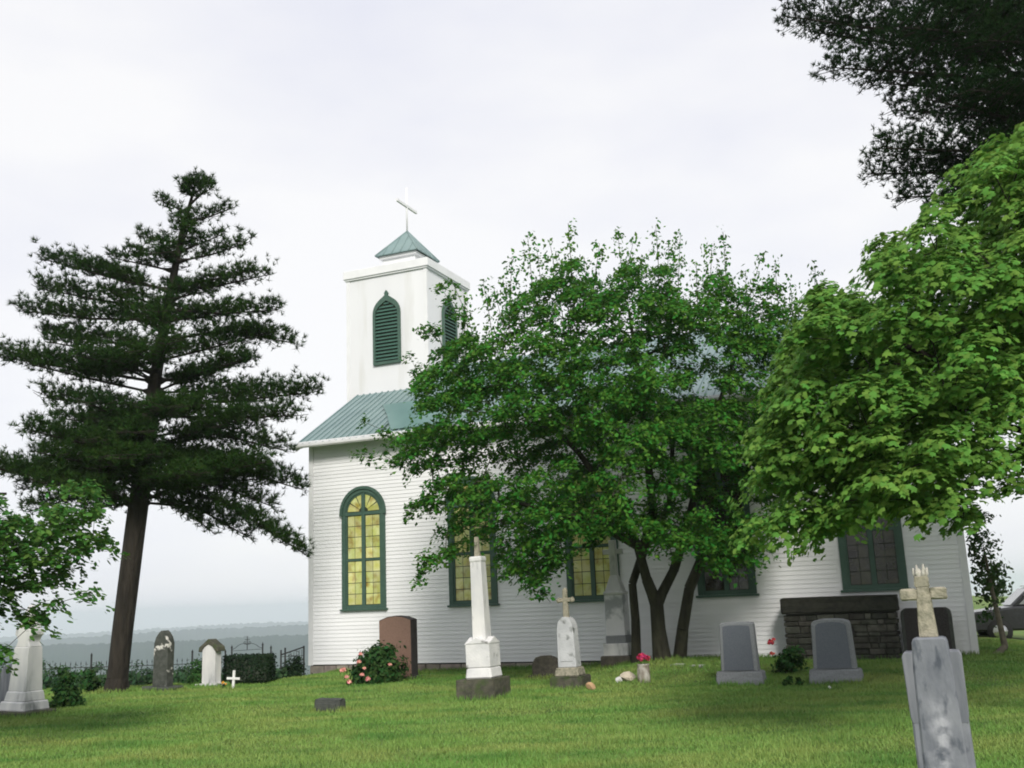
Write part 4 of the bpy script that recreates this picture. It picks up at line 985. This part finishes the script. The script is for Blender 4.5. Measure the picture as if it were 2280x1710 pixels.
# ---- pines
def pine(label, base, trunk, branches, m, rg, bark, tuft=900, needle=.13, width=.0055, per=13, up=.55, pad=.28):
    """trunk: list of (point, radius); branches: list of (start, mid, tip, size). Needle tufts sit along the twigs of each limb."""
    t = thing('pine_tree', label, 'tree', base)
    sk = Skeleton(); sk.chain([p for p, r in trunk], [r for p, r in trunk])
    TP, TD = [], []
    for st, mi, tp, size in branches:
        st, mi, tp = np.array(st), np.array(mi), np.array(tp); j = sk.near(st)
        c = [sk.p[j], mi, tp]; ln = np.linalg.norm(tp - st); sk.chain(c, [.012 + .018 * size, .010 + .012 * size, .006], j)
        ns = max(4, int(ln / .16)); 
        for i in range(ns):
            f = .22 + .78 * (i + rg.uniform(0, 1)) / ns
            a = (1 - f) ** 2 * st + 2 * f * (1 - f) * mi + f ** 2 * tp
            fwd = (tp - st) / (ln + 1e-9); side = np.cross(fwd, [0, 0, 1]); side /= np.linalg.norm(side) + 1e-9
            wl = (pad + .30 * ln * math.sin(math.pi * min(1, f * .9)) * .42) * size * rg.uniform(.5, 1.1)
            for s in (-1, 1, 0):
                e = a + (side * s * wl + fwd * rg.uniform(.1, .45) * wl + np.array([0, 0, rg.uniform(-.02, .28) * wl]))
                jj = sk.near(a)
                if s or i % 3 == 0:
                    sk.p.append(e); sk.par.append(jj); sk.fix.append(0.0)
                k = max(3, int(wl / .075))
                for g in np.linspace(.15, 1, k):
                    pnt = a + (e - a) * g + rg.normal(size=3) * [.06, .06, .075] + [0, 0, rg.uniform(-.05, .27) * size * min(1, .35 + 1.3 * f)]
                    TP.append(pnt); d = (e - a) / (np.linalg.norm(e - a) + 1e-9) * .7 + np.array([0, 0, up]); TD.append(d)
    link('trunk', sk.mesh('trunk', .006, 7), bark, t, -np.array(base))
    TP, TD = np.array(TP), np.array(TD); TD /= np.linalg.norm(TD, axis=1, keepdims=True)
    k = ~in_church(TP, .3); TP, TD = TP[k], TD[k]
    V, T = needles_np(TP, TD, needle, width, per, rg)
    link('crown', mesh_np('crown', V, T), m, t, -np.array(base), kind='stuff')
    return len(TP)

rg = np.random.default_rng(55)
PB = foot(260, 1541); D0 = PB[1]
tr = [(PB - [0, 0, .1], .34), (at(262, 1510, D0), .25)] + [(at(u, v, D0), r_) for u, v, r_ in ((274, 1400, .205), (300, 1190, .175), (325, 1000, .16), (345, 850, .13), (372, 690, .12), (405, 520, .07), (440, 392, .02))]
def on_trunk(v): return at(np.interp(-v, [-1541, -1400, -1190, -1000, -850, -690, -520, -392], [260, 278, 303, 325, 345, 372, 405, 440]), v, D0)
br = []
RIGHT = [(415, 458, 398, .35), (425, 474, 408, .4), (445, 470, 420, .5), (500, 522, 462, .6), (560, 500, 520, .6), (590, 556, 538, .75), (640, 570, 600, .7), (655, 596, 612, .8), (700, 620, 690, .9), (760, 655, 765, 1.0), (800, 600, 740, .9), (905, 705, 872, 1.15), (930, 665, 925, .9), (990, 640, 1005, 1.05), (1020, 600, 1050, .9), (1050, 672, 1090, 1.15), (1075, 612, 1130, .9), (1080, 680, 1235, 1.0), (1110, 560, 1200, .9), (1100, 480, 1190, .7), (860, 560, 800, .8), (720, 540, 690, .8)]
LEFT = [(415, 428, 398, .35), (428, 405, 408, .4), (430, 408, 425, .4), (470, 352, 445, .5), (540, 308, 525, .6), (570, 285, 560, .7), (600, 240, 572, .8), (640, 98, 578, 1.0), (650, 180, 600, .8), (690, 85, 642, 1.0), (720, 45, 692, 1.0), (770, 90, 740, .8), (800, 100, 760, .8), (840, 0, 795, 1.1), (870, 60, 810, .8), (905, 92, 885, .95), (950, 120, 930, .95), (990, 95, 968, .95), (1030, 90, 1005, 1.0), (1060, 0, 1050, 1.2), (1090, 40, 1090, 1.1), (1110, 60, 1140, 1.0), (1130, 170, 1150, .8), (680, 250, 650, .8), (1000, 200, 1010, .9)]
for v0, u1, v1, s_ in RIGHT + LEFT:
    st = on_trunk(v0); dz = rg.uniform(-1.1, 1.1) * .5; tp = at(u1, v1, D0 + dz)
    sag = -.10 if v1 > v0 + 40 else .06; mi = (st + tp) / 2 + np.array([0, 0, np.linalg.norm(tp - st) * (-sag * .2 if v1 < v0 else .10)]); br.append((st, mi, tp, s_))
for i in range(70):                                     # limbs towards and away from the camera
    f = rg.uniform(.0, 1) ** 1.35; v0 = 1130 - f * 640; st = on_trunk(v0); ln = (3.3 * (1 - f) ** .8 + .4) * rg.uniform(.45, 1.0) * (1 if f < .5 else .8)
    a = (PA * .5 + rg.normal() * .85) * (1 if i % 3 == 0 else -1)
    tp = st + np.array([math.cos(a) * ln, math.sin(a) * ln, ln * rg.uniform(-.05, .30)]); br.append((st, (st + tp) / 2 + [0, 0, ln * .03], tp, .95))
n1 = pine('large dark pine with leaning bare lower trunk at the churchyard edge', PB, tr, br, L_PINE, rg, M_BARK, needle=.15, width=.0105, per=15)

rg = np.random.default_rng(66)                          # pine whose limbs enter at the top right
PB2 = np.array([11.2, 18.4, 0]); PB2[2] = Hs(*PB2[:2])
tr = [(PB2 + [0, 0, z], r_) for z, r_ in ((-.1, .42), (3, .34), (8, .26), (13, .16), (17, .04))]
br = []
for u, v, dz, s_, zz in [(1740, 35, 0, 1.1, 11.3), (1800, 70, .6, 1.0, 11.0), (1850, 150, -.5, 1.05, 10.7), (1960, 185, .4, 1.0, 10.4), (2000, 60, -.9, 1.0, 11.6), (1760, -60, .4, 1.1, 12.0), (1900, -90, -.4, 1.1, 12.4), (2050, -20, .2, 1.1, 12.0), (1985, 245, .3, 1.0, 9.9), (2060, 220, -.6, 1.0, 9.6), (1930, 388, .4, 1.05, 8.9), (1960, 330, -.4, 1.0, 9.2), (1995, 440, .1, .95, 8.5), (2060, 380, .5, 1.0, 8.9), (2100, 470, -.5, 1.0, 8.2), (2150, 300, .9, 1.0, 9.6), (2120, 110, .9, 1.0, 11), (2160, 200, -1, 1.0, 10.3), (2100, 30, 1, 1.1, 11.8), (2200, 90, -1, 1.1, 11.5)]:
    st = PB2 + [0, 0, zz]; tp = at(u, v, 18.2 + dz * 1.4); br.append((st, (st + tp) / 2 + [0, 0, .25], tp, s_))
for i in range(58):  # limbs all round, the low ones added to shade the church wall
    zz = rg.uniform(3.4, 16); ln = (4.6 * (1 - (zz - 3.4) / 14) + .8) * rg.uniform(.7, 1); a = rg.uniform(0, 2 * PA); st = PB2 + [0, 0, zz]
    if math.cos(a) < -.2 and zz > 8: ln *= .6
    tp = st + np.array([math.cos(a) * ln, math.sin(a) * ln, ln * .12]); br.append((st, (st + tp) / 2, tp, 1.1))
n2 = pine('near black pine with limbs hanging into the top of the view above the maple', PB2, tr, br, L_PINE2, rg, M_BARK, needle=.11, width=.010, per=15, pad=.32)

rg = np.random.default_rng(77)                          # blue-green conifer whose tips show at the left edge
PB3 = np.array([-18.6, 29.5, 0]); PB3[2] = Hs(*PB3[:2])
tr = [(PB3 + [0, 0, z], r_) for z, r_ in ((-.1, .3), (5, .2), (10, .1), (13, .03))]
br = []
for i in range(60):
    zz = rg.uniform(1.5, 12.5); ln = (3.9 * (1 - (zz - 1.5) / 12) + .3) * rg.uniform(.8, 1.05); a = rg.uniform(0, 2 * PA); st = PB3 + [0, 0, zz]
    tp = st + np.array([math.cos(a) * ln, math.sin(a) * ln, -ln * .15]); br.append((st, (st + tp) / 2 + [0, 0, .1], tp, .8))
pine('blue-green conifer mostly beyond the left edge, only branch tips showing', PB3, tr, br, L_SPRUCE, rg, M_BARK, needle=.14, width=.009, per=9)

# ---- sapling by the church corner
rg = np.random.default_rng(88)
sb = np.array([10.35, 23.3, 0]); sb[2] = Hs(*sb[:2]) - .05
t = thing('sapling', 'young dark leaved sapling with pale leaning trunk beside the church corner', 'tree', sb)
SAP = [(2150, 1140), (2200, 1130), (2205, 1190), (2215, 1215), (2222, 1260), (2232, 1295), (2245, 1330), (2230, 1360), (2190, 1375), (2178, 1330), (2170, 1260), (2160, 1200)]
cen = crown_points(SAP, 24.6, .6, 60, rg)
k = to_local(cen)[:, 0] > LEN + .12; cen = cen[k]
sk = Skeleton(); f1 = sk.chain([sb, at(2238, 1440, 23.6), at(2222, 1370, 24.0), at(2210, 1320, 24.3), at(2190, 1220, 24.5)], [.085, .07, .06, .05, .02])
sk.reach(cen, rg, start=6); link('trunk', sk.mesh('trunk', .004), mat('pale_sapling_bark', (.13, .115, .08), (.08, .07, .05), rough=.9, scale=9), t, -sb)
P, Nn = clusters_to_leaves(cen, cen.mean(0), 24, .13, rg); k = (to_local(P)[:, 0] > LEN + .06); P, Nn = P[k], Nn[k]
V, T = leaves_np(P, Nn, .10, rg, 'oval', jitter=.5); link('crown', mesh_np('crown', V, T), L_SAP, t, -sb, kind='stuff')

# ---- shrubs, hedge, flowers
def shrub(name, label, cat, pos, size, m, n, lsize, seed, stems=7, boxy=False, flowers=None, group=None, kind='oval'):
    rg = np.random.default_rng(seed); b = np.array([pos[0], pos[1], Hs(pos[0], pos[1])])
    t = thing(name, label, cat, b, 0, group=group)
    if boxy:
        q = rg.uniform(-1, 1, (n, 3)); a = np.abs(q).max(1); q = q / a[:, None] * rg.uniform(.86, 1.0, (n, 1)); q = np.sign(q) * np.abs(q) ** 1.0
        rr = np.maximum(np.linalg.norm(q[:, :2], axis=1), 1e-6); q[:, :2] *= np.minimum(1, 1.14 / rr)[:, None]; Nn = q.copy()
        P = q * np.array([size[0] / 2, size[1] / 2, size[2] / 2]) + [0, 0, size[2] / 2 + .03]
        P += rg.normal(size=P.shape) * .025
        core = MB().box(-size[0] * .44, size[0] * .44, -size[1] * .44, size[1] * .44, .02, size[2] * .93, bev=.06).build('core', M_LEAD, t)
    else:
        nc = max(12, n // 60); c = rg.normal(size=(nc, 3)); c /= np.linalg.norm(c, axis=1, keepdims=True); c *= rg.uniform(.35, .92, (nc, 1)); c[:, 2] = np.abs(c[:, 2]) * 1.9 - .85
        c = c * np.array([size[0] / 2, size[1] / 2, size[2] / 2]) + [0, 0, size[2] * .48]
        P, Nn = clusters_to_leaves(c, np.array([0, 0, size[2] * .3]), max(1, n // nc), min(size) * .13, rg)
        P[:, 2] = np.maximum(P[:, 2], .02)
        mbb = MB()
        for i in range(stems):
            e = c[rg.integers(nc)]; mbb.tube([(rg.normal() * .05, rg.normal() * .05, -.05), tuple(e * [.5, .5, .6]), tuple(e)], [.014, .010, .005], 5)
        mbb.build('stems', M_BARK, t)
    V, T = leaves_np(P, Nn, lsize, rg, kind, jitter=.45, droop=.2); link('foliage', mesh_np('foliage', V, T), m, t, kind='stuff')
    for (fx, fy, fzz, fr, fm) in flowers or []:
        k = 46; d = rg.normal(size=(k, 3)); d /= np.linalg.norm(d, axis=1, keepdims=True); d[:, 2] = np.abs(d[:, 2]) * .9
        V, T = leaves_np(d * fr * .62, d, fr * .95, rg, 'oval', jitter=.3); link('bloom', mesh_np('bloom', V, T), fm, t, (fx, fy, fzz))
    return t
shrub('peony_bush', 'dark leafy bush with pink blooms in front of the red-brown headstone', 'bush', (-3.38, 24.55), (1.45, 1.0, .92), L_BUSH, 5200, .095, 1, flowers=[(-.72, -.45, .32, .085, M_PINK), (-.32, -.62, .50, .075, M_PINK), (-.26, -.62, .22, .07, M_PINK), (-.12, -.66, .12, .08, M_PINK), (-.55, -.6, .07, .075, M_PINK), (-.30, -.50, .66, .06, M_PINK), (.38, -.62, .42, .05, M_PINK), (-.62, -.55, .18, .06, M_PINK), (-.20, -.66, .36, .05, M_PINK)])
shrub('rose_bush', 'small rose bush with red blooms between the two grey granite headstones', 'bush', (5.42, 21.6), (.72, .6, .72), L_BUSH, 1500, .07, 2, flowers=[(-.40, -.25, .62, .085, M_ROSE), (-.40, -.22, .40, .065, M_ROSE), (-.34, -.25, .68, .05, M_ROSE)])
shrub('low_plant', 'small low green plant in the grass between the granite headstones', 'plant', (5.02, 20.0), (.55, .3, .16), L_BUSH, 300, .07, 3)
shrub('hedge', 'dark clipped boxy yew hedge beside the hooded headstone', 'hedge', (-6.86, 26.55), (1.22, .7, .64), L_HEDGE, 7000, .055, 4, boxy=True)
shrub('shrub', 'mid green round shrub between the blackened headstone and the hooded headstone', 'shrub', (-8.0, 26.4), (.72, .7, .78), L_SHRUB, 2200, .06, 5)
shrub('shrub', 'dark shrub at the foot of the iron gate leaf', 'shrub', (-6.12, 28.1), (.68, .6, .62), L_HEDGE, 2200, .06, 6)
shrub('shrub', 'light green weedy shrub between the hedge and the iron gate leaf', 'shrub', (-6.75, 27.75), (.7, .5, .55), L_WEED, 1200, .06, 7)
shrub('shrub', 'tall green shrub standing behind the urn monument', 'shrub', (-9.35, 21.7), (.62, .6, 1.05), L_SHRUB, 1900, .075, 8)
shrub('shrub', 'dark arching plant at the foot of the big pine', 'shrub', (-10.15, 24.9), (.6, .5, .62), L_BUSH, 900, .09, 9)
BL = ['low green bush beyond the iron fence, second from the photo edge', 'low green bush beyond the fence between the urn monument and the pine', 'green bush beyond the fence directly behind the pine trunk', 'bushiest green bush beyond the fence, nearest the photo edge', 'green bush beyond the fence behind the blackened headstone']
for i, (x, y, w_, h_) in enumerate(((-12.9, 28.0, 1.6, .9), (-11.6, 28.4, 1.5, .8), (-10.6, 28.9, 1.5, .8), (-14.2, 27.6, 1.6, 1.1), (-9.4, 29.2, 1.4, .8))):
    shrub('shrub', BL[i], 'shrub', (x, y), (w_, 1.0, h_), L_WEED, 1800, .07, 20 + i, group='bushes beyond the iron fence')
shrub('yellow_flowers', 'tiny clump of yellow flowers near the small white cross', 'flowers', (-7.15, 25.3), (.18, .14, .12), L_SHRUB, 90, .04, 30, stems=3, flowers=[(0, -.05, .13, .045, M_YELLOW), (.07, -.05, .10, .035, M_YELLOW)])

# jar of crimson flowers
p = (2.42, 21.4); t = thing('flower_jar', 'cloudy glass jar holding crimson flowers in the lawn', 'flower jar', (p[0], p[1], Hs(*p) - .01))
MB().lathe([(.115, 0), (.13, .02), (.135, .16), (.125, .30), (.115, .345), (.128, .37), (.128, .385), (.10, .385)], 20).build('jar', M_JAR, t)
rg = np.random.default_rng(9)
for k in range(9):
    a = k * 2.4; r_ = .105 * (k / 9) ** .5 + .01; d = rg.normal(size=(30, 3)); d /= np.linalg.norm(d, axis=1, keepdims=True)
    V, T = leaves_np(d * .04, d, .062, rg, 'oval', jitter=.3); link('bloom', mesh_np('bloom', V, T), M_MAGENTA, t, (r_ * math.cos(a), r_ * math.sin(a), .47 + .09 * (1 - k / 9)))
mbb = MB()
for k in range(7): mbb.tube([(0, 0, .2), (.08 * math.cos(k), .08 * math.sin(k), .46)], .006, 5)
mbb.build('stems', L_SHRUB, t)

# ------------------------------------------------------------------ grass
def build_grass():
    rg = np.random.default_rng(5); n = 560000
    y = 8.2 + (29.5 - 8.2) * rg.uniform(0, 1, n) ** 1.25; half = y * .56 + 1.8; x = rg.uniform(-1, 1, n) * half
    z = H(x, y); q = to_local(np.stack([x, y, z], -1)); k = (q[:, 1] < -.06) | (q[:, 0] < -.05) | (q[:, 0] > LEN + .05)
    k &= (y - 26.6 - np.maximum(0, x + 6.3) * 2.2) < 3.0
    x, y, z = x[k], y[k], z[k]
    ex, ey = [], []
    for o in sc.objects:                                # untrimmed grass against stones, trunks and the wall
        if o.parent is None and o.get('category') in ('monument', 'headstone', 'grave marker', 'stone altar', 'tree', 'cross', 'flower jar') and 8 < o.location.y < 27:
            b = [c for c in o.children if c.name.split('.')[0] in ('base', 'block', 'border', 'core', 'slab', 'upright', 'jar')] or None
            hx, hy = (.30, .26) if b is None else (b[0].dimensions.x / 2 or .2, b[0].dimensions.y / 2 or .15)
            if b is not None: bb = np.array(b[0].bound_box); hx, hy = np.abs(bb[:, 0]).max(), np.abs(bb[:, 1]).max()
            m = int(900 * (hx + hy)); t_ = rg.uniform(-1, 1, m); sd_ = rg.integers(0, 4, m); g = np.abs(rg.normal(size=m)) * .035 + .01
            lx_ = np.where(sd_ < 2, t_ * (hx + .03), np.where(sd_ == 2, hx + g, -hx - g)); ly_ = np.where(sd_ >= 2, t_ * (hy + .03), np.where(sd_ == 0, hy + g, -hy - g))
            c_, s_ = math.cos(o.rotation_euler.z), math.sin(o.rotation_euler.z); ex.append(o.location.x + lx_ * c_ - ly_ * s_); ey.append(o.location.y + lx_ * s_ + ly_ * c_)
    m = 5000; q_ = rg.uniform(0, LEN, m); g = -.05 - np.abs(rg.normal(size=m)) * .07; ex.append(O[0] + TX[0] * q_ + TN[0] * g); ey.append(O[1] + TX[1] * q_ + TN[1] * g)
    ex, ey = np.concatenate(ex), np.concatenate(ey); nl = len(ex)
    x, y, z = np.concatenate([x, ex]), np.concatenate([y, ey]), np.concatenate([z, H(ex, ey)]); n = len(x)
    h = rg.uniform(.022, .052, n) * (1 + .5 * (np.sin(x * 2.1 + np.sin(y * 1.7) * 2) > .7)); h[-nl:] = rg.uniform(.05, .13, nl); wd = .0035 + .00026 * y
    a = rg.uniform(0, 2 * np.pi, n); lx, ly = rg.normal(size=n) * .022, rg.normal(size=n) * .022
    dx, dy = np.cos(a) * wd, np.sin(a) * wd
    V = np.stack([np.stack([x - dx, y - dy, z - .004], -1), np.stack([x + dx, y + dy, z - .004], -1), np.stack([x + lx, y + ly, z + h], -1)], 1).reshape(-1, 3)
    o = link('grass', mesh_np('grass', V, np.arange(len(V)).reshape(-1, 3)), M_GRASS); tag(o, 'short mown green grass with yellowish patches', 'grass', kind='stuff')
build_grass()
# longer weeds along the fence
rg = np.random.default_rng(6); n = 5000
s = rg.uniform(0, FLn + 1.6, n); off = np.abs(rg.normal(size=n)) * .9 - .15; x = FA[0] + FD[0] * s - FD[1] * off; y = FA[1] + FD[1] * s + FD[0] * off
z = H(x, y); P = np.stack([x, y, z + rg.uniform(.02, .28, n)], -1)
V, T = leaves_np(P, np.tile([[0, -.5, .5]], (n, 1)), .12, rg, 'oval', droop=-1.2, jitter=.6)
o = link('weeds', mesh_np('weeds', V, T), L_WEED); tag(o, 'tall green weeds growing along the iron fence', 'weeds', kind='stuff')

# ------------------------------------------------------------------ haze
mh = bpy.data.materials.new('haze_air'); mh.use_nodes = True; th_ = mh.node_tree; th_.nodes.clear()
vo = th_.nodes.new('ShaderNodeOutputMaterial'); pv = th_.nodes.new('ShaderNodeVolumePrincipled')
pv.inputs['Color'].default_value = (.87, .94, 1.0, 1); pv.inputs['Density'].default_value = .00030; pv.inputs['Anisotropy'].default_value = .2
th_.links.new(pv.outputs[0], vo.inputs['Volume'])
o = MB().box(-7600, 7600, -7600, 7600, -240, 34).build('haze', mh); tag(o, 'pale blue summer haze filling the valley', 'haze', kind='stuff')
